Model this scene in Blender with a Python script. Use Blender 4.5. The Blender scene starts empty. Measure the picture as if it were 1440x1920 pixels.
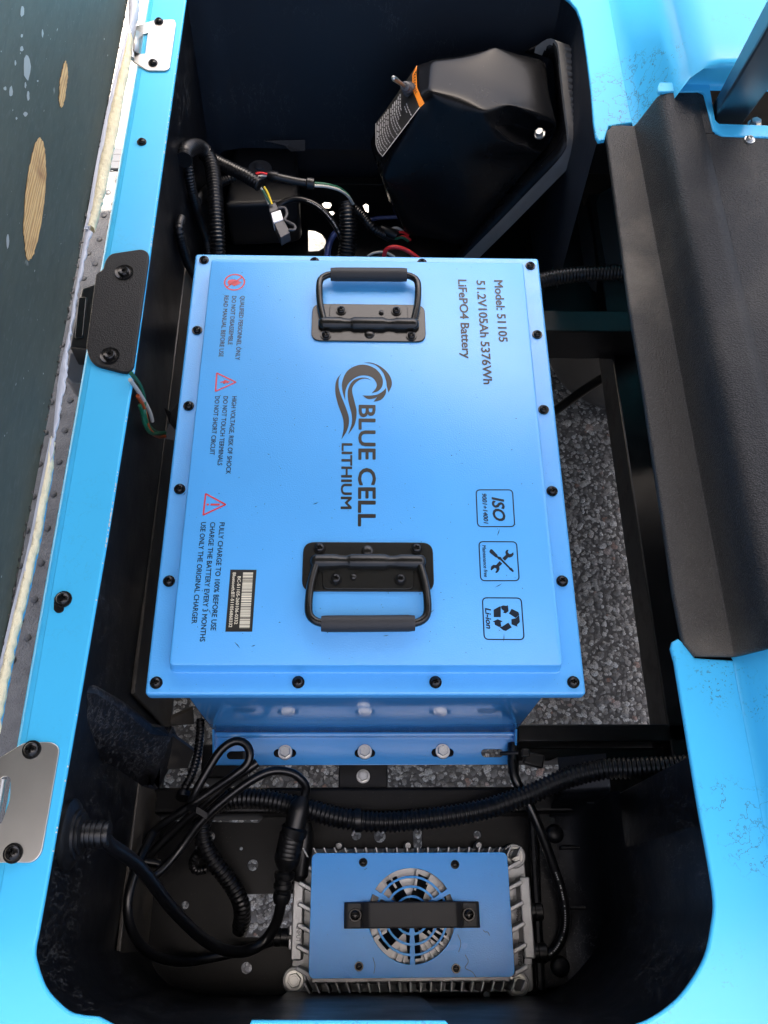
import bpy, bmesh, math, random
import numpy as np
from mathutils import Vector, Matrix
from mathutils.geometry import tessellate_polygon

random.seed(7)
rng = np.random.default_rng(7)
scene = bpy.context.scene
COL = scene.collection

# ------------------------------------------------------------------ camera
FPX = 1620.84                       # focal length in pixels of the 1440 x 1920 frame
CZ = 1.325                          # camera height above the ground, metres
ROT = Matrix(((0.99965169, -0.00530798, -0.02585177),
              (-0.00651936, 0.89953923, -0.43679133),
              (0.02557317, 0.43680773, 0.89919132)))
CAM = Vector((0, 0, CZ))
cam_data = bpy.data.cameras.new('camera')
cam = bpy.data.objects.new('camera', cam_data)
COL.objects.link(cam)
cam_data.sensor_fit = 'VERTICAL'
cam_data.sensor_height = 24.0
cam_data.lens = FPX / 1920.0 * 24.0
cam_data.clip_start = 0.02
cam_data.clip_end = 400
cam.matrix_world = Matrix.Translation(CAM) @ ROT.to_4x4()
scene.camera = cam

# ------------------------------------------------------------------ light
SUN_EL = math.radians(74)
SUN_AZ = math.radians(30)           # from +Y towards +X; the sun stands high beyond the cart, to the right
world = bpy.data.worlds.new('World')
scene.world = world
world.use_nodes = True
nt = world.node_tree
bg = nt.nodes['Background']
sky = nt.nodes.new('ShaderNodeTexSky')
sky.sky_type = 'NISHITA'
sky.sun_disc = False
sky.sun_elevation = SUN_EL
sky.sun_rotation = SUN_AZ
sky.air_density = 0.7
sky.dust_density = 8.0
sky.ozone_density = 0.2
nt.links.new(sky.outputs[0], bg.inputs[0])
bg.inputs[1].default_value = 0.15
sun_d = bpy.data.lights.new('sun', 'SUN')
sun_d.energy = 4.2
sun_d.angle = math.radians(0.5)
sun_d.color = (1.0, 0.95, 0.88)
sun = bpy.data.objects.new('sun', sun_d)
COL.objects.link(sun)
sd = Vector((math.sin(SUN_AZ) * math.cos(SUN_EL), math.cos(SUN_AZ) * math.cos(SUN_EL), math.sin(SUN_EL)))
sun.rotation_euler = sd.to_track_quat('Z', 'Y').to_euler()
sun.location = sd * 6
vs = scene.view_settings
scene.display_settings.display_device = 'sRGB'
vs.view_transform = 'Standard'
vs.look = 'None'
vs.exposure = 2.25
vs.gamma = 1.0
vs.use_curve_mapping = False
scene.cycles.max_bounces = 8
scene.cycles.use_denoising = True

# ------------------------------------------------------------------ placing
def ray(u, v):
    return ROT @ Vector(((u - 720) / FPX, -(v - 960) / FPX, -1.0))

def at(u, v, z):
    d = ray(u, v)
    return CAM + d * ((z - CZ) / d.z)

def at_y(u, v, y):
    d = ray(u, v)
    return CAM + d * (y / d.y)

def at_x(u, v, x):
    d = ray(u, v)
    return CAM + d * (x / d.x)

def at_plane(u, v, p, n):
    d = ray(u, v)
    return CAM + d * ((p - CAM).dot(n) / d.dot(n))

def pxm(p, px):                     # metres covered by px photo pixels at point p
    depth = -((ROT.transposed() @ (p - CAM)).z)
    return px * depth / FPX

# ------------------------------------------------------------------ materials
def lin(c):
    return tuple(((x / 255) / 12.92 if x / 255 <= 0.04045 else ((x / 255 + 0.055) / 1.055) ** 2.4) for x in c)

class NT:
    def __init__(self, name):
        self.m = bpy.data.materials.new(name)
        self.m.use_nodes = True
        self.t = self.m.node_tree
        self.b = self.t.nodes['Principled BSDF']
        self.tc = None
    def n(self, kind, **kw):
        x = self.t.nodes.new(kind)
        for k, v in kw.items():
            if hasattr(x, k):
                setattr(x, k, v)
            else:
                x.inputs[k.replace('_', ' ')].default_value = v
        return x
    def l(self, a, b):
        self.t.links.new(a, b)
    def coord(self, scale=(1, 1, 1)):
        if not self.tc:
            self.tc = self.n('ShaderNodeNewGeometry')
        if scale == (1, 1, 1):
            return self.tc.outputs['Position']
        mp = self.n('ShaderNodeMapping')
        mp.inputs['Scale'].default_value = scale
        self.l(self.tc.outputs['Position'], mp.inputs['Vector'])
        return mp.outputs[0]
    def noise(self, scale, detail=3, stretch=(1, 1, 1), rough=0.55):
        x = self.n('ShaderNodeTexNoise')
        x.inputs['Scale'].default_value = scale
        x.inputs['Detail'].default_value = detail
        x.inputs['Roughness'].default_value = rough
        self.l(self.coord(stretch), x.inputs['Vector'])
        return x.outputs['Fac']
    def voro(self, scale, stretch=(1, 1, 1), feature='F1'):
        x = self.n('ShaderNodeTexVoronoi', feature=feature)
        x.inputs['Scale'].default_value = scale
        self.l(self.coord(stretch), x.inputs['Vector'])
        return x.outputs['Distance']
    def ramp(self, fac, stops):
        r = self.n('ShaderNodeValToRGB')
        el = r.color_ramp.elements
        while len(el) > 1:
            el.remove(el[-1])
        el[0].position = stops[0][0]
        el[0].color = (*stops[0][1], 1) if len(stops[0][1]) == 3 else stops[0][1]
        for p, c in stops[1:]:
            e = el.new(p)
            e.color = (*c, 1) if len(c) == 3 else c
        self.l(fac, r.inputs[0])
        return r.outputs[0]
    def mask(self, fac, lo, hi):
        x = self.n('ShaderNodeMapRange')
        x.inputs['From Min'].default_value = lo
        x.inputs['From Max'].default_value = hi
        self.l(fac, x.inputs['Value'])
        return x.outputs[0]
    def math(self, op, a, b=None):
        x = self.n('ShaderNodeMath', operation=op)
        for i, s in enumerate((a, b)):
            if s is None:
                continue
            if isinstance(s, (int, float)):
                x.inputs[i].default_value = s
            else:
                self.l(s, x.inputs[i])
        return x.outputs[0]
    def mix(self, fac, a, b):
        x = self.n('ShaderNodeMix', data_type='RGBA')
        if isinstance(fac, (int, float)):
            x.inputs[0].default_value = fac
        else:
            self.l(fac, x.inputs[0])
        for i, s in ((6, a), (7, b)):
            if isinstance(s, tuple):
                x.inputs[i].default_value = (*s, 1)
            else:
                self.l(s, x.inputs[i])
        return x.outputs[2]
    def base(self, c):
        if isinstance(c, tuple):
            self.b.inputs['Base Color'].default_value = (*c, 1)
        else:
            self.l(c, self.b.inputs['Base Color'])
        return self
    def set(self, rough=None, metal=None, spec=None, coat=None, coat_rough=None):
        for k, v in (('Roughness', rough), ('Metallic', metal), ('Specular IOR Level', spec),
                     ('Coat Weight', coat), ('Coat Roughness', coat_rough)):
            if v is None:
                continue
            if isinstance(v, (int, float)):
                self.b.inputs[k].default_value = v
            else:
                self.l(v, self.b.inputs[k])
        return self
    def bump(self, fac, dist, strength=1.0, normal=None):
        x = self.n('ShaderNodeBump')
        x.inputs['Distance'].default_value = dist
        x.inputs['Strength'].default_value = strength
        self.l(fac, x.inputs['Height'])
        if normal is not None:
            self.l(normal, x.inputs['Normal'])
        self.l(x.outputs[0], self.b.inputs['Normal'])
        return x.outputs[0]

M = {}

def scratches(t, scale, width, cover_scale, lo, hi, stretch=(1, 1, 1)):
    """thin wandering lines: the contour of a noise field, kept only in patches"""
    f = t.noise(scale, 4, stretch, 0.6)
    d = t.math('ABSOLUTE', t.math('SUBTRACT', f, 0.5))
    line = t.mask(d, width, width * 0.3)
    c = t.mask(t.noise(cover_scale, 2), lo, hi)
    return t.math('MULTIPLY', line, c)

# battery and charger powder coat
def powder(name, col, rough, spec=0.62):
    t = NT(name)
    v = t.noise(6, 2)
    c = t.mix(t.mask(v, 0.3, 0.7), tuple(x * 0.94 for x in col), tuple(x * 1.05 for x in col))
    sp = t.mask(t.voro(240), 0.10, 0.06)
    sel = t.mask(t.noise(90, 1), 0.54, 0.58)
    c = t.mix(t.math('MULTIPLY', t.math('MULTIPLY', sp, sel), 0.55), c, (0.03, 0.10, 0.22))
    smear = t.mask(t.noise(14, 4, (1, 2.2, 1)), 0.5, 0.75)
    t.base(c)
    t.set(rough=t.math('ADD', t.math('MULTIPLY', smear, 0.05 if rough > 0.2 else 0.0), rough), spec=spec)
    if rough > 0.2:
        t.bump(t.noise(800, 2), 0.00035, 0.5)
    return t.m
M['blue'] = powder('blue_powder_coat', (0.082, 0.41, 0.84), 0.37, 0.85)
M['blue_smooth'] = powder('blue_gloss_paint', (0.062, 0.30, 0.68), 0.11)
M['blue_charger'] = powder('charger_blue_paint', (0.058, 0.35, 0.88), 0.24, 0.35)

t = NT('sky_blue_body')
sc1 = scratches(t, 55, 0.012, 7, 0.50, 0.60)
sc2 = t.math('MULTIPLY', t.mask(t.noise(420, 3), 0.60, 0.64), t.mask(t.noise(9, 3), 0.56, 0.66))
wear = t.math('MAXIMUM', sc1, sc2)
cx = t.n('ShaderNodeSeparateXYZ')
t.l(t.coord(), cx.inputs[0])
right = t.mask(cx.outputs[0], -0.1, 0.15)          # the scuffed side is the one people step over
wear = t.math('MULTIPLY', wear, t.math('ADD', t.math('MULTIPLY', right, 0.75), 0.10))
c = t.mix(t.mask(t.noise(4, 2), 0.3, 0.7), (0.056, 0.455, 0.75), (0.068, 0.49, 0.80))
t.base(t.mix(wear, c, (0.06, 0.12, 0.16)))
t.set(rough=0.24, spec=0.3)
t.bump(t.noise(120, 2), 0.0003, 0.12)
M['body'] = t.m

t = NT('black_liner_plastic')
s1 = scratches(t, 90, 0.010, 11, 0.48, 0.6, (1, 1, 0.35))
s2 = t.math('MULTIPLY', t.mask(t.noise(500, 2), 0.66, 0.70), t.mask(t.noise(12, 2), 0.38, 0.55))
w = t.math('MULTIPLY', t.math('MAXIMUM', s1, s2), 0.35)
t.base(t.mix(w, (0.0028, 0.0034, 0.0048), (0.17, 0.17, 0.165)))
t.set(rough=t.math('ADD', t.math('MULTIPLY', t.noise(20, 3), 0.25), 0.24), spec=0.22)
t.bump(t.noise(60, 3), 0.0012, 0.25)
M['liner'] = t.m

t = NT('far_wall_plastic')
s1 = scratches(t, 90, 0.010, 11, 0.48, 0.6, (1, 1, 0.35))
w = t.math('MULTIPLY', s1, 0.3)
t.base(t.mix(w, (0.004, 0.008, 0.015), (0.10, 0.11, 0.12)))
t.set(rough=0.52, spec=0.5)
t.bump(t.noise(60, 3), 0.0012, 0.25)
M['far_wall'] = t.m

t = NT('scuffed_black_plastic')
s1 = scratches(t, 150, 0.020, 25, 0.35, 0.5, (1, 0.4, 1))
s2 = t.mask(t.noise(420, 3, (1, 0.25, 1)), 0.60, 0.70)
w = t.math('MULTIPLY', t.math('MAXIMUM', s1, s2), 0.32)
t.base(t.mix(w, (0.005, 0.0055, 0.007), (0.16, 0.16, 0.16)))
t.set(rough=0.42, spec=0.35)
t.bump(t.noise(180, 3, (1, 0.4, 1)), 0.0012, 0.3)
M['scuffed'] = t.m

t = NT('dusty_frame_steel')
d = t.mask(t.noise(22, 5), 0.35, 0.75)
t.base(t.mix(d, (0.016, 0.015, 0.014), (0.085, 0.072, 0.054)))
t.set(rough=t.math('ADD', t.math('MULTIPLY', d, 0.3), 0.4))
t.bump(t.noise(300, 3), 0.0004, 0.3)
M['dusty'] = t.m

t = NT('black_frame_paint')
d = t.mask(t.noise(30, 5), 0.5, 0.8)
t.base(t.mix(t.math('MULTIPLY', d, 0.4), (0.004, 0.0043, 0.005), (0.024, 0.022, 0.020)))
t.set(rough=t.math('ADD', t.math('MULTIPLY', d, 0.25), 0.33), spec=0.3)
t.bump(t.noise(200, 3), 0.0004, 0.25)
M['frame'] = t.m

t = NT('tray_black_powder')
d = t.mask(t.noise(26, 6), 0.52, 0.8)
sp = t.math('MULTIPLY', t.mask(t.noise(620, 2), 0.70, 0.74), 0.6)
t.base(t.mix(t.math('MAXIMUM', t.math('MULTIPLY', d, 0.05), sp), (0.0022, 0.0024, 0.0030), (0.07, 0.065, 0.055)))
t.set(rough=0.40, spec=0.2)
t.bump(t.noise(700, 2), 0.0002, 0.3)
M['tray'] = t.m

# grained black cover mat
t = NT('grained_black_vinyl')
g = t.voro(620, (1, 1.3, 1))
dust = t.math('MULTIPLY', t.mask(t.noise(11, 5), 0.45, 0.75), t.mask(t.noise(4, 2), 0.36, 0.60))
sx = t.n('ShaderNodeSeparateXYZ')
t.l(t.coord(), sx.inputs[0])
lower_step = t.mask(sx.outputs[0], 0.296, 0.285)             # browner and paler on the low step
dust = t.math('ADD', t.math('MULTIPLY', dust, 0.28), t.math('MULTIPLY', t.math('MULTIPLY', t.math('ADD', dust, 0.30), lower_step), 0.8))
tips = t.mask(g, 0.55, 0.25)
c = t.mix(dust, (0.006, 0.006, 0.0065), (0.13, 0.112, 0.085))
c = t.mix(t.math('MULTIPLY', tips, 0.08), c, (0.16, 0.15, 0.13))
c = t.mix(t.math('MULTIPLY', t.mask(t.noise(1500, 1), 0.60, 0.70), 0.30), c, (0.20, 0.19, 0.17))  # fine pale speckles paint the grain's sparkle into the colour
t.base(c)
t.set(rough=0.52, spec=0.30)
t.bump(g, 0.0007, 0.8)
M['mat'] = t.m
t = NT('grained_black_plate')
t.base((0.006, 0.0057, 0.0055))
t.set(rough=0.48, spec=0.35)
t.bump(t.voro(1000), 0.0004, 0.7)
M['plate_grain'] = t.m

def simple(name, col, rough, metal=0.0, bump=None, spec=0.5, var=0.0):
    t = NT(name)
    if var:
        c = t.mix(t.noise(40, 4), tuple(x * (1 - var) for x in col), tuple(min(1, x * (1 + var)) for x in col))
        t.base(c)
    else:
        t.base(col)
    t.set(rough=rough, metal=metal, spec=spec)
    if bump:
        t.bump(t.noise(bump[0], 3), bump[1], bump[2])
    M[name] = t.m
    return t.m
simple('conduit_black', (0.005, 0.0053, 0.0063), 0.33, var=0.2, spec=0.4)
simple('cable_black', (0.004, 0.0042, 0.005), 0.28, spec=0.42, bump=(90, 0.0006, 0.2))
simple('connector_black', (0.0045, 0.0048, 0.0055), 0.36, spec=0.4, bump=(500, 0.0003, 0.3))
simple('handle_black_metal', (0.008, 0.0075, 0.006), 0.26, spec=0.42, bump=(900, 0.0002, 0.25))
simple('grip_rubber', (0.018, 0.018, 0.019), 0.58, bump=(1200, 0.0005, 0.5))
simple('screw_black', (0.012, 0.0115, 0.011), 0.22, metal=0.4)
simple('zinc', (0.56, 0.56, 0.54), 0.34, metal=1.0, var=0.15)
simple('hinge_steel', (0.50, 0.485, 0.455), 0.36, metal=1.0, bump=(60, 0.0004, 0.2), var=0.1)
simple('cast_aluminium', (0.35, 0.36, 0.37), 0.42, metal=0.75, bump=(700, 0.0005, 0.45), var=0.15)
simple('print_dark', (0.006, 0.012, 0.022), 0.32, spec=0.45)
simple('print_sheen_brown', (0.014, 0.010, 0.005), 0.36, spec=0.38)  # dark print with the brown of the lid sheen put into its colour
simple('print_red', (0.55, 0.035, 0.045), 0.42)
simple('label_black', (0.012, 0.011, 0.009), 0.4)
simple('label_cream', (0.70, 0.64, 0.48), 0.45)
simple('label_orange', (0.80, 0.24, 0.015), 0.4)
simple('label_grey', (0.42, 0.42, 0.42), 0.45)
simple('tag_white', (0.75, 0.76, 0.80), 0.45)
simple('wire_red', (0.55, 0.015, 0.02), 0.32)
simple('wire_green', (0.008, 0.09, 0.045), 0.35)
simple('wire_white', (0.42, 0.41, 0.37), 0.38)
simple('wire_orange', (0.30, 0.055, 0.012), 0.38)
simple('wire_yellow', (0.70, 0.48, 0.03), 0.35)
simple('wire_blue', (0.02, 0.04, 0.16), 0.35)
simple('grey_plastic', (0.055, 0.055, 0.06), 0.5, bump=(300, 0.0004, 0.3))
simple('housing_plastic', (0.007, 0.0075, 0.009), 0.45)
simple('fan_vane', (0.30, 0.31, 0.32), 0.4, metal=0.6, var=0.3)
simple('foam', (0.72, 0.64, 0.42), 0.85, bump=(160, 0.0035, 0.8), var=0.18)
simple('vinyl_grey', (0.42, 0.44, 0.48), 0.45, bump=(90, 0.001, 0.3), var=0.15)
simple('paint_fleck', (0.26, 0.29, 0.29), 0.55)
simple('foam_skin_blue', (0.05, 0.36, 0.66), 0.4)
simple('tyre_rubber', (0.035, 0.035, 0.036), 0.6, bump=(120, 0.001, 0.3))
simple('strut_navy', (0.008, 0.018, 0.032), 0.28)
simple('roof_plastic', (0.035, 0.035, 0.036), 0.5)
simple('cushion_vinyl', (0.55, 0.53, 0.48), 0.5, bump=(250, 0.0006, 0.3))

t = NT('dusty_cover_plastic')
d = t.mask(t.noise(9, 5), 0.40, 0.75)
sp = t.math('MULTIPLY', t.mask(t.noise(420, 2), 0.745, 0.775), 0.45)
t.base(t.mix(t.math('MAXIMUM', t.math('MULTIPLY', d, 0.02), sp), (0.004, 0.0042, 0.005), (0.30, 0.28, 0.24)))
t.set(rough=t.math('ADD', t.math('MULTIPLY', d, 0.12), 0.22), spec=0.16)
t.bump(t.noise(45, 2), 0.0008, 0.15)
M['cover'] = t.m
simple('gasket_rubber', (0.19, 0.185, 0.175), 0.62, bump=(400, 0.0006, 0.4), var=0.25)

# stained plywood under the seat: fine grain, paint flecks
t = NT('green_stained_plywood')
g = t.noise(95, 4, (6, 0.35, 1.0))
fine = t.noise(330, 3, (5, 0.3, 1.0))
big = t.noise(7, 3, (1, 0.6, 1))
c = t.mix(t.mask(big, 0.3, 0.7), (0.035, 0.049, 0.041), (0.052, 0.064, 0.053))
c = t.mix(t.math('MULTIPLY', t.mask(g, 0.45, 0.75), 0.45), c, (0.022, 0.031, 0.029))
c = t.mix(t.math('MULTIPLY', t.mask(fine, 0.55, 0.75), 0.35), c, (0.085, 0.10, 0.095))
blot = t.math('MULTIPLY', t.mask(t.noise(55, 3, (1, 0.35, 1)), 0.72, 0.78), 0.5)
fl = t.math('MULTIPLY', t.mask(t.noise(420, 2, (1, 0.25, 1)), 0.745, 0.775), 0.6)
t.base(t.mix(t.math('MAXIMUM', blot, fl), c, (0.45, 0.48, 0.47)))
t.set(rough=0.62, spec=0.35)
t.bump(g, 0.0008, 0.35)
M['plywood'] = t.m
t = NT('bare_wood_patch')
w = t.n('ShaderNodeTexWave', wave_type='BANDS', bands_direction='Z')
w.inputs['Scale'].default_value = 120
w.inputs['Distortion'].default_value = 7
w.inputs['Detail'].default_value = 3
w.inputs['Detail Scale'].default_value = 1.2
t.l(t.coord((1, 0.12, 1)), w.inputs['Vector'])
c = t.ramp(w.outputs['Fac'], [(0.0, (0.34, 0.19, 0.065)), (0.30, (0.48, 0.30, 0.11)), (1.0, (0.58, 0.38, 0.16))])
t.base(t.mix(t.mask(t.noise(30, 4), 0.5, 0.75), c, (0.25, 0.12, 0.04)))
t.set(rough=0.6)
t.bump(w.outputs['Fac'], 0.0006, 0.5)
M['patch'] = t.m

# ground
t = NT('asphalt_binder')
t.base(t.mix(t.mask(t.noise(60, 5), 0.3, 0.7), (0.055, 0.049, 0.042), (0.12, 0.107, 0.09)))
t.set(rough=0.85)
t.bump(t.noise(140, 4), 0.004, 0.6)
M['asphalt'] = t.m
t = NT('asphalt_surface')
v_ = t.n('ShaderNodeTexVoronoi')
v_.inputs['Scale'].default_value = 120
t.l(t.coord(), v_.inputs['Vector'])
hs = t.n('ShaderNodeSeparateColor')
t.l(v_.outputs['Color'], hs.inputs[0])
c = t.ramp(hs.outputs[0], [(0.0, (0.10, 0.09, 0.078)), (0.5, (0.20, 0.18, 0.15)), (1.0, (0.36, 0.33, 0.28))])
t.base(c)
t.set(rough=0.85)
t.bump(v_.outputs['Distance'], 0.004, 0.6)
M['asphalt_far'] = t.m
t = NT('asphalt_stone')
isl = t.n('ShaderNodeNewGeometry')
c = t.ramp(isl.outputs['Random Per Island'], [(0.0, (0.13, 0.115, 0.098)), (0.40, (0.25, 0.225, 0.19)), (0.75, (0.46, 0.425, 0.36)),
                                              (0.93, (0.58, 0.55, 0.49)), (1.0, (0.26, 0.13, 0.08))])
t.base(t.mix(t.mask(t.noise(500, 3), 0.4, 0.7), c, (0.10, 0.095, 0.085)))
t.set(rough=0.7)
M['stone'] = t.m
t = NT('pale_concrete')
t.base(t.mix(t.mask(t.noise(35, 5), 0.35, 0.7), (0.36, 0.33, 0.28), (0.52, 0.49, 0.43)))
t.set(rough=0.85)
t.bump(t.noise(200, 4), 0.003, 0.5)
M['concrete'] = t.m
t = NT('pebbled_floor_rubber')
g = t.voro(520, (1, 1, 1))
t.base(t.mix(t.mask(t.noise(40, 4), 0.35, 0.7), (0.085, 0.083, 0.080), (0.13, 0.127, 0.122)))
t.set(rough=0.65)
t.bump(g, 0.0009, 0.8)
M['floor'] = t.m

# ------------------------------------------------------------------ object helpers
def tag(o, label=None, cat=None, group=None, kind=None):
    if label: o['label'] = label
    if cat: o['category'] = cat
    if group: o['group'] = group
    if kind: o['kind'] = kind
    return o

def thing(name, loc, label, cat, group=None, rotz=0.0):
    o = bpy.data.objects.new(name, None)
    o.empty_display_size = 0.02
    COL.objects.link(o)
    o.location = loc
    o.rotation_euler = (0, 0, rotz)
    return tag(o, label, cat, group)

def wloc(o):
    p = Vector(o.location)
    while o.parent:
        o = o.parent
        p = p + Vector(o.location)
    return p

def link(name, me, mat, parent=None, local=False, smooth=True, bevel=0.0, seg=2, angle=35):
    """meshes are given in world coordinates (local=True: in the parent's own)"""
    o = bpy.data.objects.new(name, me)
    COL.objects.link(o)
    if mat is not None:
        me.materials.clear()
        me.materials.append(mat)
    if parent is not None:
        o.parent = parent
        if not local:
            o.location = -wloc(parent)
    if smooth:
        for p in me.polygons:
            p.use_smooth = True
        try:
            me.set_sharp_from_angle(angle=math.radians(angle))
        except Exception:
            pass
    if bevel:
        b = o.modifiers.new('bevel', 'BEVEL')
        b.width = bevel
        b.segments = seg
        b.limit_method = 'ANGLE'
        b.angle_limit = math.radians(30)
        b.harden_normals = False
    return o

def mesh(verts, faces):
    me = bpy.data.meshes.new('m')
    me.from_pydata([tuple(v) for v in verts], [], faces)
    me.validate()
    me.update()
    return me

class MB:
    """collects primitives into one mesh"""
    def __init__(self):
        self.v = []
        self.f = []
    def add(self, verts, faces, mat=None):
        k = len(self.v)
        for v in verts:
            v = Vector(v)
            self.v.append(mat @ v if mat is not None else v)
        self.f += [tuple(i + k for i in f) for f in faces]
        return self
    def box(self, x0, x1, y0, y1, z0, z1, mat=None):
        v = [(x, y, z) for z in (z0, z1) for y in (y0, y1) for x in (x0, x1)]
        return self.add(v, [(0, 2, 3, 1), (4, 5, 7, 6), (0, 1, 5, 4), (2, 6, 7, 3), (0, 4, 6, 2), (1, 3, 7, 5)], mat)
    def lathe(self, prof, n=24, mat=None):
        v = []; f = []
        for r, z in prof:
            for i in range(n):
                a = 2 * math.pi * i / n
                v.append((r * math.cos(a), r * math.sin(a), z))
        m = len(prof)
        for j in range(m - 1):
            for i in range(n):
                k = (i + 1) % n
                f.append((j * n + i, j * n + k, (j + 1) * n + k, (j + 1) * n + i))
        f.append(tuple(range(n))[::-1])
        f.append(tuple((m - 1) * n + i for i in range(n)))
        return self.add(v, f, mat)
    def me(self):
        me = mesh(self.v, self.f)
        bm = bmesh.new(); bm.from_mesh(me)
        bmesh.ops.recalc_face_normals(bm, faces=bm.faces)
        bm.to_mesh(me); bm.free()
        return me

def round_poly(pts, r, n=5):
    out = []
    pts = [Vector((p[0], p[1])) for p in pts]
    N = len(pts)
    for i in range(N):
        a, b, c = pts[i - 1], pts[i], pts[(i + 1) % N]
        rr = r[i] if isinstance(r, (list, tuple)) else r
        d1 = (a - b); d2 = (c - b)
        k = min(rr, d1.length * 0.49, d2.length * 0.49)
        if k < 1e-6:
            out.append(b); continue
        d1.normalize(); d2.normalize()
        p0 = b + d1 * k; p1 = b + d2 * k
        for j in range(n + 1):
            s = j / n
            out.append(p0 * (1 - s) ** 2 + b * 2 * s * (1 - s) + p1 * s * s)
    return out

def rect(x0, x1, y0, y1):
    return [(x0, y0), (x1, y0), (x1, y1), (x0, y1)]

def circle(cx_, cy_, r, n=20):
    return [(cx_ + r * math.cos(2 * math.pi * i / n), cy_ + r * math.sin(2 * math.pi * i / n)) for i in range(n)]

def slot(cx_, cy_, L, w, n=8):
    h = L / 2 - w / 2
    out = []
    for i in range(n + 1):
        a = -math.pi / 2 + math.pi * i / n
        out.append((cx_ + h + w / 2 * math.cos(a), cy_ + w / 2 * math.sin(a)))
    for i in range(n + 1):
        a = math.pi / 2 + math.pi * i / n
        out.append((cx_ - h + w / 2 * math.cos(a), cy_ + w / 2 * math.sin(a)))
    return out

def plate_mesh(loops, z_top, thick, bev=0.001, res=2):
    """flat plate with holes, rounded edges (first loop outer)"""
    cu = bpy.data.curves.new('c', 'CURVE')
    cu.dimensions = '2D'
    cu.fill_mode = 'BOTH'
    cu.extrude = max(thick / 2 - bev, 0.0)
    cu.bevel_depth = bev
    cu.bevel_resolution = res
    cu.offset = -bev
    for lp in loops:
        s = cu.splines.new('POLY')
        s.points.add(len(lp) - 1)
        for p, q in zip(s.points, lp):
            p.co = (q[0], q[1], 0, 1)
        s.use_cyclic_u = True
    ob = bpy.data.objects.new('c', cu)
    me = bpy.data.meshes.new_from_object(ob)
    bpy.data.objects.remove(ob)
    bpy.data.curves.remove(cu)
    me.transform(Matrix.Translation((0, 0, z_top - thick / 2)))
    return me

def plate(name, loops, z_top, thick, mat, parent=None, bev=0.001, local=False, res=2):
    return link(name, plate_mesh(loops, z_top, thick, bev, res), mat, parent, local, angle=50)

def flat_mesh(shapes, z):
    """shapes: list of [outer, hole, ...] loops of (x, y)"""
    v = []; f = []
    for loops in shapes:
        L = [[Vector((p[0], p[1], 0)) for p in lp] for lp in loops]
        tris = tessellate_polygon(L)
        k = len(v)
        fl = [p for lp in L for p in lp]
        v += [(p.x, p.y, z) for p in fl]
        for t_ in tris:
            a, b, c = (fl[i] for i in t_)
            cr = (b - a).cross(c - a).z
            if abs(cr) < 1e-14:
                continue
            f.append(tuple(i + k for i in (t_ if cr > 0 else t_[::-1])))
    return mesh(v, f)

def spline(pts, per=10):
    P = [Vector(p) for p in pts]
    P = [P[0] * 2 - P[1]] + P + [P[-1] * 2 - P[-2]]
    out = []
    for i in range(1, len(P) - 2):
        p0, p1, p2, p3 = P[i - 1:i + 3]
        for k in range(per):
            s = k / per
            out.append(0.5 * ((2 * p1) + (p2 - p0) * s + (2 * p0 - 5 * p1 + 4 * p2 - p3) * s * s + (3 * p1 - p0 - 3 * p2 + p3) * s ** 3))
    out.append(P[-2])
    return out

def resample(path, step):
    d = [0.0]
    for a, b in zip(path, path[1:]):
        d.append(d[-1] + (b - a).length)
    n = max(2, int(d[-1] / step) + 1)
    out = []; j = 0
    for i in range(n):
        s = d[-1] * i / (n - 1)
        while j < len(d) - 2 and d[j + 1] < s:
            j += 1
        k = (s - d[j]) / max(1e-9, d[j + 1] - d[j])
        out.append(path[j].lerp(path[j + 1], k))
    return out

def tube_mesh(path, radii, segs=12):
    n = len(path)
    T = []
    for i in range(n):
        T.append((path[min(i + 1, n - 1)] - path[max(i - 1, 0)]).normalized())
    up = Vector((0, 0, 1))
    if abs(T[0].dot(up)) > 0.9:
        up = Vector((1, 0, 0))
    N = (up - T[0] * up.dot(T[0])).normalized()
    v = []; f = []
    for i in range(n):
        if i:
            N = (N - T[i] * N.dot(T[i])).normalized()
        B = T[i].cross(N)
        for k in range(segs):
            a = 2 * math.pi * k / segs
            v.append(path[i] + (N * math.cos(a) + B * math.sin(a)) * radii[i])
    for i in range(n - 1):
        for k in range(segs):
            q = (k + 1) % segs
            f.append((i * segs + k, i * segs + q, (i + 1) * segs + q, (i + 1) * segs + k))
    f.append(tuple(range(segs))[::-1])
    f.append(tuple((n - 1) * segs + k for k in range(segs)))
    return mesh(v, f)

def cable(name, px, rpx, mat, parent=None, label=None, cat=None, group=None, segs=12, step=0.004):
    """px: list of (u, v, z); radius in photo pixels at the middle of the path"""
    P = [at(*p) for p in px]
    r = pxm(P[len(P) // 2], rpx)
    path = resample(spline(P), step)
    o = link(name, tube_mesh(path, [r] * len(path), segs), mat, parent, angle=60)
    return tag(o, label, cat, group)

def conduit(name, px, rpx, label, group='black corrugated conduits', pitch=0.0042, parent=None, cat='conduit', depth=0.17):
    P = [inside(*p) for p in px]
    r = pxm(P[len(P) // 2], rpx)
    path = resample(spline(P), pitch / 4)
    pat = [1.0, 1.0, 1 - depth, 1 - depth]
    radii = [r * pat[i % 4] for i in range(len(path))]
    o = link(name, tube_mesh(path, radii, 16), M['conduit_black'], parent, angle=75)
    return tag(o, label, cat, group)

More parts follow.
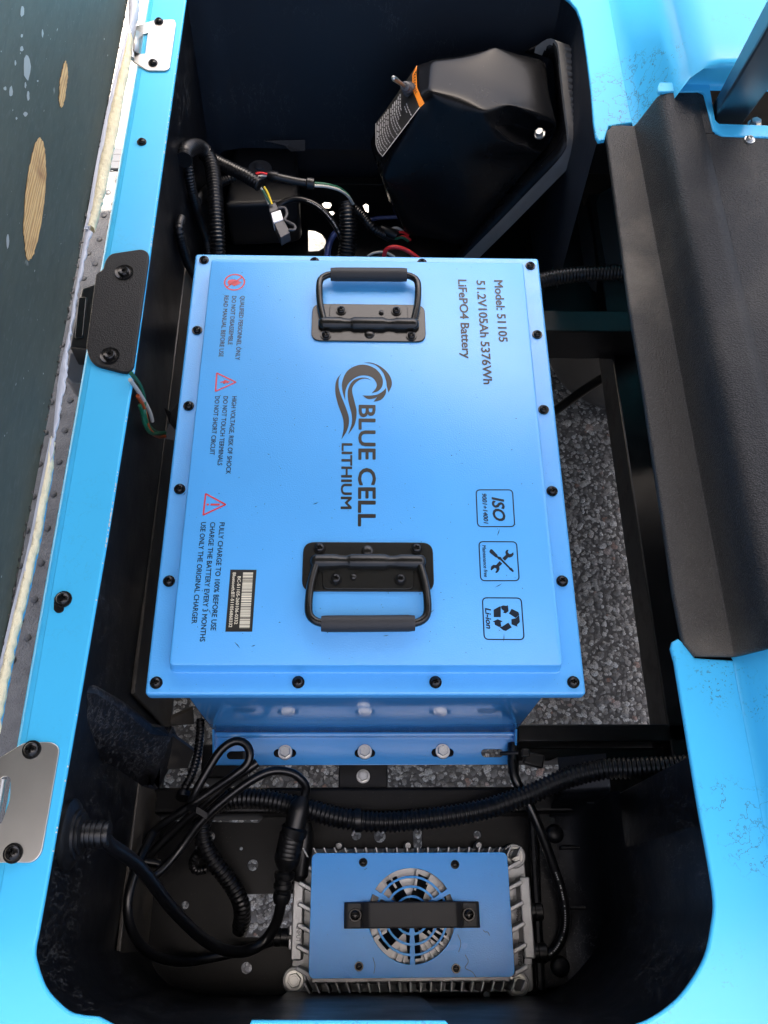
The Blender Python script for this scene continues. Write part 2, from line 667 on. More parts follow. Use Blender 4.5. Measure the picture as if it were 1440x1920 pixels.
def cross_head(prof, n=24, rec_r=0.55, rec_w=0.17, rec_d=0.5):
    """domed screw head with a cross recess, unit radius 1; returns MB"""
    R = [0.0, 0.12, 0.2, 0.28, 0.38, 0.48, 0.58, 0.66, 0.78, 0.88, 0.95, 1.0]
    v = []; f = []
    def zz(r):
        return prof(r)
    for r in R[1:]:
        for i in range(n):
            a = 2 * math.pi * i / n
            x, y = r * math.cos(a), r * math.sin(a)
            z = zz(r)
            if r < rec_r and (abs(x) < rec_w or abs(y) < rec_w):
                z -= rec_d
            v.append((x, y, z))
    c = len(v)
    v.append((0, 0, zz(0) - rec_d))
    for i in range(n):
        f.append((c, i, (i + 1) % n))
    for j in range(len(R) - 2):
        for i in range(n):
            k = (i + 1) % n
            f.append((j * n + i, (j + 1) * n + i, (j + 1) * n + k, j * n + k))
    # skirt
    b = (len(R) - 2) * n
    m = len(v)
    for i in range(n):
        x, y, z = v[b + i]
        v.append((x, y, -0.4))
    for i in range(n):
        k = (i + 1) % n
        f.append((b + i, m + i, m + k, b + k))
    return v, f

def screw_mesh(r, washer=1.0, height=0.5):
    """black pan head screw on a washer; radius r is the washer's"""
    mb = MB()
    mb.lathe([(r, -0.0006), (r, 0.0010), (r * 0.96, 0.0014), (r * 0.5, 0.0014)], 24)
    hr = r * 0.74
    v, f = cross_head(lambda q: height * math.sqrt(max(0, 1.12 - q * q)) , 24)
    mb.add(v, f, Matrix.Translation((0, 0, 0.0022)) @ Matrix.Diagonal((hr, hr, hr, 1)))
    return mb.me()

def hexbolt_mesh(r, cross=False):
    mb = MB()
    mb.lathe([(r, -0.0006), (r, 0.0012), (r * 0.95, 0.0018), (r * 0.5, 0.0018)], 28)
    hr = r * 0.74
    v = []; f = []
    for z, k in ((0.0, 1.0), (0.0042, 1.0), (0.0052, 0.88)):
        for i in range(6):
            a = math.pi / 3 * i + 0.3
            v.append((hr * k * math.cos(a), hr * k * math.sin(a), 0.0018 + z))
    for j in range(2):
        for i in range(6):
            q = (i + 1) % 6
            f.append((j * 6 + i, j * 6 + q, (j + 1) * 6 + q, (j + 1) * 6 + i))
    f.append(tuple(12 + i for i in range(6)))
    mb.add(v, f)
    if cross:
        v, f = cross_head(lambda q: 0.35, 24, 0.75, 0.2, 0.5)
        h2 = hr * 0.80
        mb.add(v, f, Matrix.Translation((0, 0, 0.0062)) @ Matrix.Diagonal((h2, h2, h2, 1)))
    else:
        mb.lathe([(hr * 0.62, 0.0066), (hr * 0.62, 0.0071), (hr * 0.56, 0.0074)], 20)
    return mb.me()

def put(name, me, loc, parent, mat=None, rot=None, local=False):
    """another object that shares the mesh me, placed at a world point"""
    o = bpy.data.objects.new(name, me)
    COL.objects.link(o)
    if mat is not None and not me.materials:
        me.materials.append(mat)
        for p in me.polygons:
            p.use_smooth = True
        me.set_sharp_from_angle(angle=math.radians(32))
    loc = Vector(loc)
    if parent is not None:
        o.parent = parent
        if not local:
            loc = loc - wloc(parent)
    o.location = loc
    if rot:
        o.rotation_euler = rot
    return o

# lettering: built-in font, turned into flat print
_fc = {}
def glyph_mesh(s, bold=0.0, shear=0.0, space=1.0):
    cu = bpy.data.curves.new('t', 'FONT')
    cu.body = s
    cu.size = 1.0
    cu.offset = bold
    cu.shear = shear
    cu.space_character = space
    cu.resolution_u = 3
    ob = bpy.data.objects.new('t', cu)
    me = bpy.data.meshes.new_from_object(ob)
    bpy.data.objects.remove(ob)
    bpy.data.curves.remove(cu)
    return me
def cap_height():
    if 'H' not in _fc:
        me = glyph_mesh('H')
        _fc['H'] = max(v.co.y for v in me.vertices)
        bpy.data.meshes.remove(me)
    return _fc['H']
def text_verts(s, p0, d, up, length, cap, bold=0.0, shear=0.0, space=1.0):
    """flat lettering; heavier strokes by layers a hundredth of a millimetre apart"""
    me = glyph_mesh(s, 0.0, shear, space)
    xs = [v.co.x for v in me.vertices]
    x0, x1 = min(xs) - bold, max(xs) + bold
    ch = cap_height()
    V = []; F = []
    shifts = [(0, 0)] + ([(bold * math.cos(a), bold * math.sin(a)) for a in [k * math.pi / 4 for k in range(8)]] if bold else [])
    for i, (bx_, by_) in enumerate(shifts):
        k = len(V)
        V += [p0 + d * ((v.co.x + bx_ - x0) / (x1 - x0) * length) + up * ((v.co.y + by_ + bold) / (ch + 2 * bold) * cap) + Vector((0, 0, 0.00001 * i)) for v in me.vertices]
        F += [tuple(q + k for q in p.vertices) for p in me.polygons]
    bpy.data.meshes.remove(me)
    return V, F

# ================================================================== SETTING
ZR = 0.68       # seat rim of the cart body
ZF = 0.62       # flange of the battery lid
ZP = 0.635      # raised panel of the lid

# ground: one sheet to the horizon, the near part with real stones
gme = mesh([(-150, -150, 0), (150, -150, 0), (150, 150, 0), (-150, 150, 0)], [(0, 1, 2, 3)])
tag(link('ground', gme, M['asphalt_far'], smooth=False), 'dark grey asphalt under and around the cart', kind='structure')
tag(link('ground_binder', flat_mesh([[rect(-0.49, 0.51, -0.29, 1.03)]], 0.003), M['asphalt'], smooth=False), 'dark binder of the asphalt under the cart', kind='structure')
cme = flat_mesh([[rect(-40, 40, 1.18, 40)]], 0.006)
tag(link('pavement', cme, M['concrete'], smooth=False), 'pale sunlit concrete beyond the cart', kind='structure')

def stones():
    base = [(1, 0, 0), (-1, 0, 0), (0, 1, 0), (0, -1, 0), (0, 0, 1), (0, 0, -1)]
    tri = [(0, 2, 4), (2, 1, 4), (1, 3, 4), (3, 0, 4), (2, 0, 5), (1, 2, 5), (3, 1, 5), (0, 3, 5)]
    # one subdivision of the octahedron, upper part only
    V = [Vector(b) for b in base]; F = []
    mid = {}
    def m(a, b):
        k = (min(a, b), max(a, b))
        if k not in mid:
            V.append(((V[a] + V[b]) / 2).normalized()); mid[k] = len(V) - 1
        return mid[k]
    for a, b, c in tri[:4]:
        x, y, z = m(a, b), m(b, c), m(c, a)
        F += [(a, x, z), (x, b, y), (z, y, c), (x, y, z)]
    U = np.array([tuple(v) for v in V]); F = np.array(F)
    pts = []
    for (x0, x1, y0, y1, st) in ((-0.48, 0.50, -0.28, 1.02, 0.0066),):
        gx, gy = np.meshgrid(np.arange(x0, x1, st), np.arange(y0, y1, st))
        p = np.stack([gx.ravel(), gy.ravel()], 1)
        p += rng.uniform(-st * 0.55, st * 0.55, p.shape)
        pts.append(p)
    P = np.concatenate(pts)
    n = len(P)
    size = rng.gamma(4.0, 0.00068, n) + 0.0012
    size = np.clip(size, 0.0018, 0.0095)
    asp = rng.uniform(0.65, 1.0, n); ang = rng.uniform(0, 2 * np.pi, n)
    hz = size * rng.uniform(0.12, 0.34, n)
    jit = rng.uniform(0.62, 1.25, (n, len(U), 1))
    Q = U[None] * jit
    X = Q[..., 0] * size[:, None]; Y = Q[..., 1] * (size * asp)[:, None]; Z = Q[..., 2] * hz[:, None]
    c, s = np.cos(ang)[:, None], np.sin(ang)[:, None]
    W = np.stack([X * c - Y * s + P[:, 0:1], X * s + Y * c + P[:, 1:2], Z + 0.0032], -1).reshape(-1, 3)
    FF = (F[None] + (np.arange(n) * len(U))[:, None, None]).reshape(-1, 3)
    me = bpy.data.meshes.new('m')
    me.vertices.add(len(W)); me.vertices.foreach_set('co', W.astype(np.float32).ravel())
    me.loops.add(FF.size); me.loops.foreach_set('vertex_index', FF.astype(np.int32).ravel())
    me.polygons.add(len(FF)); me.polygons.foreach_set('loop_start', (np.arange(len(FF)) * 3).astype(np.int32))
    me.update(calc_edges=True)
    return me
tag(link('asphalt_stones', stones(), M['stone'], smooth=False), 'worn grey aggregate stones of the asphalt surface', kind='stuff')

def inside(u, v, z):
    """like at(), but kept on the inner side of the left liner wall"""
    p = at(u, v, z)
    if p.x < -0.203:
        p = at_x(u, v, -0.203)
    return p

# ================================================================== GOLF CART
cart = thing('golf_cart', (0, 0.45, 0), 'sky blue golf cart body around the open under-seat compartment', 'golf cart')

def bar(name, x0, x1, y0, y1, z0, z1, mat, bev=0.002, parent=cart):
    return link(name, MB().box(x0, x1, y0, y1, z0, z1).me(), mat, parent, smooth=False, bevel=bev)

# --- rim with the opening
def XY(L, z):
    return [at(u, v, z).xy for u, v in L]
def smooth_px(L, per=4):
    return [(p.x, p.y) for p in spline([Vector((u, v, 0)) for u, v in L], per)]
left_in = [(-0.206, 0.985), (-0.205, 0.612), (-0.204, 0.45), (-0.206, 0.293), (-0.2095, 0.146)]
bl_left = XY(smooth_px([(91, 1640), (72, 1745), (66, 1775), (67, 1800), (84, 1850), (109, 1880), (132, 1898), (156, 1904)]) + [(185, 1907), (212, 1921), (240, 1928)], ZR)
bl_mid = XY([(464, 1927), (472, 1913), (835, 1914), (846, 1925)], ZR)
bl_right = XY(smooth_px([(1190, 1922), (1214, 1913), (1252, 1889), (1287, 1854), (1322, 1795), (1336, 1732), (1339, 1687), (1329, 1618), (1310, 1514), (1290, 1393), (1265, 1240)]), ZR)
bl = bl_left + bl_mid + bl_right
notch_r = 0.2885
tip_lo = XY([(1258, 1215), (1261, 1203), (1272, 1197), (1283, 1206), (1303, 1233)], ZR)
tip_hi = XY([(1142, 236), (1134, 262), (1122, 264), (1117, 256)], ZR)
y_lo, y_hi = tip_lo[-1].y - 0.002, tip_hi[0].y + 0.006
right_hi = XY([(1113, 230), (1108, 167), (1100, 103), (1093, 53), (1090, 38), (1081, 15), (1068, 0), (1050, -14), (1010, -28)], ZR)
top_in = XY([(700, -31), (400, -31), (362, -18)], ZR)
opening = [Vector(p) for p in left_in] + bl + tip_lo + [Vector((notch_r, y_lo)), Vector((notch_r, y_hi))] + tip_hi + right_hi + top_in
outer = [Vector(p) for p in rect(-0.244, 0.286, -0.42, 1.42)]
outer = [Vector((-0.244, 1.42)), Vector((-0.244, -0.42)), Vector((notch_r + 0.0005, -0.42)), Vector((notch_r + 0.0005, 1.42))]
# the notch reaches the outer edge: walk it as one outline with the hole joined through the notch
ring = [Vector((-0.244, -0.16)), Vector((notch_r, -0.16)), Vector((notch_r, y_lo))] + tip_lo[::-1] + bl[::-1] + \
       [Vector(p) for p in left_in[::-1]] + top_in[::-1] + right_hi[::-1] + tip_hi[::-1] + \
       [Vector((notch_r, y_hi)), Vector((notch_r, 1.42)), Vector((-0.244, 1.42))]
plate('body_rim', [ring], ZR, 0.005, M['body'], cart, bev=0.0016)

def loft(profile_rows, close=False):
    """rows of equal length -> grid mesh"""
    v = []; f = []
    n = len(profile_rows[0])
    for row in profile_rows:
        v += row
    for j in range(len(profile_rows) - 1):
        for i in range(n - 1):
            f.append((j * n + i, j * n + i + 1, (j + 1) * n + i + 1, (j + 1) * n + i))
    return mesh(v, f)
def solid(o, t):
    m = o.modifiers.new('thickness', 'SOLIDIFY')
    m.thickness = t
    m.offset = -1
    return o
# left outer skirt rolling down from the rim
prof = [(-0.2435, ZR - 0.0003), (-0.2475, ZR - 0.001), (-0.2505, ZR - 0.0035), (-0.252, ZR - 0.008), (-0.2525, ZR - 0.02), (-0.253, ZR - 0.10)]
link('body_skirt', loft([[Vector((x, y, z)) for x, z in prof] for y in (-0.16, 0.2, 0.8, 1.42)]), M['body'], cart, angle=80)
prof_n = [(-0.1595, ZR - 0.0003), (-0.1655, ZR - 0.002), (-0.1695, ZR - 0.008), (-0.171, ZR - 0.02), (-0.172, ZR - 0.10)]
link('near_skirt', loft([[Vector((x, y, z)) for y, z in prof_n] for x in (-0.244, 0.0, 0.2885)]), M['body'], cart, angle=80)
# right: riser and rear deck, lower right and upper right
def deck_rows(ys, prof):
    return [[Vector((x, y, z)) for x, z in prof] for y in ys]
prof_lo = [(0.2880, ZR - 0.0004), (0.2905, ZR + 0.001), (0.2935, ZR + 0.006), (0.300, ZR + 0.030), (0.3035, ZR + 0.040), (0.309, ZR + 0.0455), (0.318, ZR + 0.0475), (0.34, ZR + 0.048), (0.62, ZR + 0.048)]
y1 = y_lo + 0.004
rows = deck_rows([-0.17, -0.1, 0.0, y1 - 0.004], prof_lo) + [[Vector((x, y1 + max(0, (z - ZR)) * 0.15, z - 0.003)) for x, z in prof_lo]]
link('rear_deck_panel', loft(rows), M['body'], cart, angle=80)
# upper right: taller riser, then a step with a flange along the mat
zt = ZR + 0.092
prof_hi = [(0.2880, ZR - 0.0004), (0.2915, ZR + 0.002), (0.298, ZR + 0.012), (0.312, ZR + 0.050), (0.320, ZR + 0.075), (0.330, ZR + 0.087), (0.345, ZR + 0.092), (0.40, ZR + 0.093), (0.75, ZR + 0.094)]
yA = at(1300, 116, zt).y
zfl = ZR + 0.051
yB = at(1280, 164, zfl).y
rows = deck_rows([1.42, 1.1, yA + 0.03, yA + 0.008], prof_hi)
def low(row_y, k, zmax):
    return [Vector((x, row_y, min(z, zmax))) for x, z in prof_hi]
rows += [[Vector((x, yA + 0.002, z - 0.0015 * (z > zfl))) for x, z in prof_hi],
         low(yA - 0.001, 0, zt - 0.006),
         low(yB + 0.004, 0, zfl + 0.006),
         low(yB + 0.001, 0, zfl + 0.001),
         low(yB - 0.004, 0, zfl)]
link('rear_deck_panel', loft(rows), M['body'], cart, angle=80)
# flange around the post hole, between mat and deck
fl = XY([(1216, 168), (1226, 160), (1440, 163), (1500, 164), (1500, 262), (1352, 257), (1335, 248), (1318, 180), (1312, 174), (1226, 174)], zfl)
hole = XY([(1329, 156), (1500, 160), (1500, 240), (1346, 233), (1341, 228)], zfl)
fl2 = XY([(1231, 171), (1235, 158), (1328, 158), (1340, 229), (1347, 235), (1500, 241), (1500, 264), (1352, 258), (1335, 248), (1318, 180), (1312, 175), (1233, 176)], zfl)
plate('post_hole_flange', [fl2], zfl + 0.0025, 0.004, M['body'], cart, bev=0.0012)

# chipped paint along the inner edge of the left rim
chips = MB()
for i in range(90):
    y_ = random.choice((random.uniform(0.28, 0.34), random.uniform(0.5, 0.95), random.uniform(0.05, 0.95)))
    x_ = float(np.interp(y_, [-0.007, 0.037, 0.146, 0.293, 0.45, 0.612, 0.985], [-0.2135, -0.212, -0.2095, -0.206, -0.204, -0.205, -0.206]))
    a_, b_ = random.uniform(0.0003, 0.0011), random.uniform(0.0002, 0.0005)
    chips.add([(x_ - b_, y_ - a_, ZR + 0.0001), (x_ + 0.0003, y_ - a_ * 0.3, ZR - 0.0009), (x_ - b_ * 0.2, y_ + a_, ZR + 0.0001), (x_ - b_ * 1.2, y_ + a_ * 0.2, ZR + 0.0003)], [(0, 1, 3), (1, 2, 3), (0, 2, 1)])
tag(link('paint_chips', chips.me(), M['label_cream'], cart, smooth=False), kind='stuff')
# --- black liner hanging from the rim
op = [Vector(p) for p in left_in] + bl[:-1]
def wall_strip(pts, z0, z1, drift=0.0, n=4):
    rows = []
    for k in range(n + 1):
        s = k / n
        rows.append([Vector((p[0] * (1 + drift * s) - 0.0015 * (1 if p[0] > 0 else -1) * -1, p[1], z0 + (z1 - z0) * s)) for p in pts])
    return loft(rows)
lw = [(-0.2085, 1.01), (-0.2085, 0.7), (-0.2085, 0.45), (-0.2095, 0.29), (-0.2125, 0.146)] + [(p.x * 1.012, p.y - 0.002 if p.y < 0 else p.y) for p in bl_left + bl_mid]
link('left_liner', loft([[Vector((x * k, y, z)) for x, y in lw] for k, z in ((1, ZR - 0.0045), (1.005, 0.6), (1.012, 0.52), (1.02, 0.40), (1.02, 0.33))]), M['liner'], cart, angle=50)
near = [(p.x * 1.01, p.y - 0.003) for p in bl_left[10:]] + [(p.x, p.y - 0.003) for p in bl_mid] + [(p.x + 0.004 * min(1, k / 8), p.y - 0.003 * max(0, 1 - k / 12)) for k, p in enumerate(bl_right[:32])]
link('near_liner', loft([[Vector((x, y, z)) for x, y in near] for z in (ZR - 0.0048, 0.60, 0.50, 0.42, 0.325)]), M['liner'], cart, angle=50)
# moulded pocket floor right of the charger: flat, then curving up to the side wall, closed by an end wall
py1 = at(1200, 1500, 0.40).y
pp = [(0.203, 0.350), (0.210, 0.3525), (0.222, 0.356), (0.236, 0.366), (0.244, 0.385), (0.247, 0.42), (0.2475, 0.47)]
def prow(y, lift=0.0, k=1.0):
    return [Vector((x, y, z * k + lift)) for x, z in pp]
link('right_pocket', loft([prow(-0.075), prow(-0.03), prow(0.03), prow(py1 - 0.012), [Vector((x, py1 - 0.004, max(z, 0.36) + 0.004)) for x, z in pp],
                           [Vector((x, py1, max(z, 0.385))) for x, z in pp], [Vector((x, py1 + 0.002, 0.415 + 0.5 * (x - 0.2))) for x, z in pp],
                           [Vector((x, py1 + 0.008, 0.420 + 0.5 * (x - 0.2))) for x, z in pp], [Vector((x, py1 + 0.04, 0.416 + 0.5 * (x - 0.2))) for x, z in pp],
                           [Vector((x, py1 + 0.046, 0.35)) for x, z in pp]]), M['liner'], cart, angle=60)
bar('shade_bulkhead', 0.267, 0.62, 0.118, 0.124, 0.28, 0.665, M['liner'], 0.001)  # added wall, blocks light from the near side onto the rail
bar('pocket_side', 0.2625, 0.266, -0.09, 0.125, 0.33, 0.66, M['liner'], 0.001)
# far wall with a moulded ledge, and the right wall up there
fw = [(-0.224, 0.95), (-0.210, 0.985), (-0.195, 1.003), (-0.17, 1.009), (0.0, 1.009), (0.20, 1.009), (0.235, 1.003), (0.2525, 0.98), (0.2535, 0.90), (0.2515, 0.80), (0.2515, 0.765)]
link('far_liner', loft([[Vector((x, y + dy, z)) for x, y in fw] for dy, z in ((0, ZR - 0.0045), (-0.004, 0.62), (-0.009, 0.55), (-0.013, 0.50), (-0.018, 0.452), (-0.008, 0.447), (0.03, 0.444), (0.032, 0.33))]), M['far_wall'], cart, angle=40)

# --- frame members
bar('frame_rail', 0.3395, 0.40, 0.10, 1.0, 0.31, 0.37, M['frame'])
bar('under_deck_tray', 0.402, 0.52, 0.05, 1.0, 0.345, 0.350, M['frame'])
bar('frame_rail', -0.2135, -0.2095, 0.20, 0.74, 0.36, 0.525, M['dusty'], 0.001)
bar('cross_member', 0.172, 0.40, 0.186, 0.205, 0.325, 0.37, M['frame'])
bar('cross_member', 0.172, 0.40, 0.170, 0.184, 0.315, 0.345, M['frame'])
yc = at(1100, 582, 0.42).y
bar('cross_member', -0.20, 0.38, yc - 0.035, yc, 0.36, 0.42, M['frame'])
# beam ahead of the charger tray
yb0, yb1 = at(700, 1475, 0.365).y, at(700, 1524, 0.365).y
link('tray_beam', MB().box(-0.235, 0.262, yb1, yb0, 0.30, 0.365).me(), M['tray'], cart, smooth=False, bevel=0.004, seg=3)
bar('tray_beam_end', 0.264, 0.33, yb1, yb0 + 0.015, 0.30, 0.364, M['tray'], 0.002)
bar('side_rail', -0.2195, -0.2155, -0.07, 0.135, 0.33, 0.445, M['dusty'], 0.001)
bar('battery_bar', -0.105, 0.115, 0.166, 0.188, 0.345, 0.366, M['frame'], 0.0015)
p0, p1 = at(635, 1447, 0.35), at(727, 1476, 0.35)
bar('battery_bar_bracket', p0.x, p1.x, 0.130, 0.170, 0.335, 0.352, M['frame'], 0.0015)
bolt_me = hexbolt_mesh(0.0075)
put('bolt', bolt_me, at(681, 1456, 0.353), cart, M['zinc'])
put('bolt', bolt_me, at(1005, 1382, 0.3465), cart)
hole_me = flat_mesh([[circle(0, 0, 0.0065, 16)]], 0.0004)
# charger tray: sheet with punched holes
ZT = 0.33
def pxc(u, v, rpx, z=ZT, n=16):
    c = at(u, v, z); r = pxm(c, rpx)
    return circle(c.x, c.y, r, n)
ty = at(700, 1531, ZT).y
tray_out = [(-0.236, ty - 0.003), (-0.11, ty - 0.006), (-0.105, ty), (0.21, ty), (0.21, -0.13), (-0.236, -0.13)]
hp = XY([(440, 1677), (552, 1675), (552, 1758), (452, 1757)], ZT)
holes = [pxc(395, 1568, 8), pxc(474, 1622, 10), pxc(462, 1815, 10), pxc(889, 1893, 11), pxc(550, 1870, 12), pxc(668, 1566, 9), pxc(712, 1568, 11),
         pxc(452, 1591, 3.2), pxc(895, 1565, 7), pxc(347, 1697, 7), pxc(372, 1592, 6), pxc(368, 1616, 4.5), pxc(667, 1868, 7)]
c = at(783, 1572, ZT)
holes.append([Vector((c.x + x, c.y + y)) for y, x in slot(0, 0, 0.022, 0.009)])
plate('charger_tray', [tray_out, hp] + holes, ZT, 0.003, M['tray'], cart, bev=0.0006)
link('tray_side_wall', MB().box(-0.238, -0.2335, -0.13, ty, 0.30, 0.352).me(), M['tray'], cart, smooth=False, bevel=0.001)
# pocket flange at the right of the charger, with two domes and ribs
fl = XY([(1008, 1520), (1062, 1525), (1072, 1850), (1012, 1858)], 0.352)
plate('pocket_flange', [round_poly(fl, 0.004)], 0.352, 0.02, M['liner'], cart, bev=0.003)
link('pocket_ridge', tube_mesh([at(998, 1530, 0.355), at(1004, 1640, 0.355), at(1010, 1750, 0.355), at(1014, 1855, 0.355)], [0.0045] * 4, 10), M['liner'], cart)
dome = MB().lathe([(0.0098, -0.002), (0.0096, 0.001), (0.0085, 0.003), (0.006, 0.0045), (0.002, 0.0052)], 24).me()
put('dome', dome, at(1040, 1563, 0.353), cart, M['liner'])
put('dome', dome, at(1050, 1812, 0.353), cart)
for u, v in ((1070, 1590), (1075, 1702)):
    p = at(u, v, 0.355)
    link('rib', MB().box(p.x - 0.012, p.x + 0.03, p.y - 0.0018, p.y + 0.0018, 0.345, 0.362).me(), M['liner'], cart, smooth=False, bevel=0.0012)
# scratched plastic support arm on the left, between wall and battery
za = 0.50
A = [at(*p) for p in ((128, 1288, 0.668), (148, 1294, 0.655), (172, 1297, 0.645), (222, 1325, 0.61), (275, 1368, 0.565), (319, 1374, 0.54))]
B = [at(*p) for p in ((116, 1336, 0.664), (140, 1342, 0.65), (156, 1348, 0.638), (200, 1372, 0.60), (262, 1405, 0.555), (300, 1430, 0.525))]
Cc = [at(*p) for p in ((108, 1376, 0.645), (132, 1384, 0.625), (164, 1401, 0.605), (215, 1434, 0.56), (262, 1462, 0.51), (297, 1478, 0.48))]
D = [p + Vector((0, 0.0, -0.06)) for p in A]
arm = loft([D, A, B, Cc])
k = len(A)
bm = bmesh.new(); bm.from_mesh(arm); bm.verts.ensure_lookup_table()
bm.faces.new([bm.verts[i * k + k - 1] for i in range(4)])
bm.to_mesh(arm); bm.free()
o = link('support_arm', arm, M['scuffed'], cart, bevel=0.0018, seg=2)
solid(o, 0.006)
o = link('support_arm_bracket', mesh([at(319, 1376, 0.53), at(364, 1408, 0.50), at(352, 1440, 0.48), at(308, 1443, 0.49)], [(0, 3, 2, 1)]), M['dusty'], cart, smooth=False)
solid(o, 0.004)
bar('frame_foot', -0.172, -0.128, 0.150, 0.186, 0.30, 0.36, M['frame'], 0.002)
link('frame_foot_nut', MB().lathe([(0.009, 0), (0.009, 0.012), (0.007, 0.014)], 6, Matrix.Translation(at(337, 1424, 0.37))).me(), M['frame'], cart, smooth=False)
# a brace sloping behind the battery corner
pA, pB = at(310, 1350, 0.36), at(368, 1328, 0.36)
o = link('frame_brace', mesh([at(300, 1356, 0.36), at(362, 1330, 0.36), at(364, 1358, 0.35), at(300, 1362, 0.35)], [(0, 3, 2, 1)]), M['dusty'], cart, smooth=False)
solid(o, 0.006)
# steering rod under the compartment
cable('steering_rod', [(1030, 778, 0.20), (1100, 728, 0.22), (1165, 688, 0.24)], 9, M['frame'], cart)
# far-end tray and the black housing on it
zt2 = 0.34
yF = 1.05
far_out = [(-0.235, yc + 0.01), (0.34, yc + 0.01), (0.34, yF), (-0.235, yF)]
def pz(L):
    return XY(L, zt2)
hD = pz([(578, 430), (590, 431), (602, 437), (610, 447), (611, 455), (607, 464), (598, 470), (578, 471)])
holes2 = [hD, pz([(604, 380), (609, 377), (619, 378), (622, 384), (618, 390), (607, 390)]), pz([(613, 395), (624, 394), (628, 398), (624, 403), (615, 403)]),
          pz([(680, 384), (686, 380), (691, 383), (691, 398), (686, 396)])]
plate('far_tray', [far_out] + holes2, zt2, 0.003, M['frame'], cart, bev=0.0006)
hb = XY([(438, 275), (540, 268), (556, 282), (560, 372), (540, 380), (420, 385), (432, 330)], 0.44)
plate('far_housing', [round_poly(hb, 0.008)], 0.44, 0.08, M['housing_plastic'], cart, bev=0.006)
lg = [at(*p) for p in ((495, 264, 0.47), (572, 262, 0.47), (572, 283, 0.46), (545, 284, 0.46), (534, 273, 0.465))]
o = link('moulded_ledge', mesh(lg, [tuple(range(5))[::-1]]), M['liner'], cart, smooth=False)
solid(o, 0.004)
disc = MB().lathe([(0.017, -0.003), (0.017, 0.001), (0.0155, 0.003), (0.006, 0.0035), (0.006, 0.007), (0.003, 0.008)], 24).me()
put('housing_boss', disc, at(487, 318, 0.442), cart, M['grey_plastic'])
for v0 in (340,):
    p = at(640, v0, 0.36)
    link('far_rail', MB().box(p.x - 0.10, p.x + 0.14, p.y - 0.010, p.y + 0.004, 0.33, 0.365).me(), M['frame'], cart, smooth=False, bevel=0.002)

bar('under_deck_shade_panel', 0.52, 0.53, 0.0, 0.80, 0.12, 0.66, M['frame'])  # panel extended to shut stray light out below the deck
bar('far_shade_panel', 0.02, 1.0, 1.085, 1.10, 0.04, 0.67, M['frame'])  # panels added to block light bounced off the ground at the far end
bar('far_shade_panel', -0.26, -0.16, 1.085, 1.10, 0.04, 0.67, M['frame'])
bar('wheel_house_panel', 0.253, 0.90, 0.985, 1.0, 0.42, 0.66, M['frame'])

# --- floor of the foot well on the left, with its edge trim and rows of nubs
fm = link('foot_well_floor', MB().box(-1.25, -0.262, -0.5, 1.145, 0.26, 0.30).me(), M['floor'], cart, smooth=False, bevel=0.004)
for k, y in enumerate((1.115, 1.135, 1.155)):
    link('edge_trim', MB().box(-1.25, -0.262, y - 0.008, y + 0.008, 0.29, 0.306 - 0.004 * k).me(), M['grey_plastic'], cart, smooth=False, bevel=0.002)
nub = MB().lathe([(0.0048, -0.001), (0.0044, 0.0012), (0.003, 0.002)], 10).me()
simple('nub_rubber', (0.04, 0.04, 0.04), 0.5)
for j in range(9):
    for i in range(34):
        x = -0.315 - j * 0.026 - (i % 2) * 0.013
        put('nub', nub, (x, 0.30 + i * 0.0245 + 0.004 * math.sin(j), 0.300), cart, M['nub_rubber'])

# --- roof on its posts (unseen but for one post; its edges shape shade and lid sheen)
def roof():
    pts = round_poly([(-1.05, -0.05), (1.50, -0.05), (1.50, 1.27), (-1.05, 1.38)], 0.10, 8)
    return plate_mesh([pts], 1.93, 0.035, 0.012)
link('unseen_roof_panel', roof(), M['roof_plastic'], cart, angle=50)
q0, q1 = at(1364, 216, 0.70), at(1475, 40, 0.95)
dirv = (q1 - q0).normalized()
side = Vector((1, 0.1, 0)); side = (side - dirv * side.dot(dirv)).normalized(); nrm = dirv.cross(side)
w2, t2 = 0.0165, 0.009
top = q0 + dirv * ((1.91 - q0.z) / dirv.z)
bot = q0 - dirv * 0.06
pv = []
for c_ in (bot, top):
    for a, b in ((-1, -1), (1, -1), (1, 1), (-1, 1)):
        pv.append(c_ + side * w2 * a + nrm * t2 * b)
post = mesh(pv, [(0, 1, 2, 3), (4, 7, 6, 5), (0, 4, 5, 1), (1, 5, 6, 2), (2, 6, 7, 3), (3, 7, 4, 0)])
link('roof_post', post, M['strut_navy'], cart, smooth=False, bevel=0.002)
for x, y in ((-0.95, 0.18), (-0.95, 1.30), (1.40, 0.18)):
    link('roof_post', MB().box(x - 0.016, x + 0.016, y - 0.016, y + 0.016, 0.30, 1.91).me(), M['strut_navy'], cart, smooth=False, bevel=0.002)
bm_p = at(1418, 250, zfl - 0.02)
put('post_washer', bolt_me, at(1414, 236, zfl - 0.015), cart)
link('post_well', MB().box(0.345, 0.60, yB - 0.11, yB + 0.02, 0.60, 0.63).me(), M['liner'], cart, smooth=False)
# rim fasteners
rs = screw_mesh(0.0050)
M_rs = M['screw_black']
put('rim_screw', rs, at(266, 267, ZR), cart, M_rs)
rs2 = screw_mesh(0.0068)
put('rim_screw', rs2, at(119, 1124, ZR), cart, M_rs)
c = at(113, 1138, ZR)
blob = round_poly([(c.x - 0.006, c.y + 0.009), (c.x + 0.002, c.y + 0.009), (c.x + 0.0035, c.y - 0.004), (c.x - 0.001, c.y - 0.0055), (c.x - 0.0045, c.y - 0.003)], 0.003)
plate('screw_shim', [blob], ZR + 0.0008, 0.001, M['screw_black'], cart, bev=0.0003)

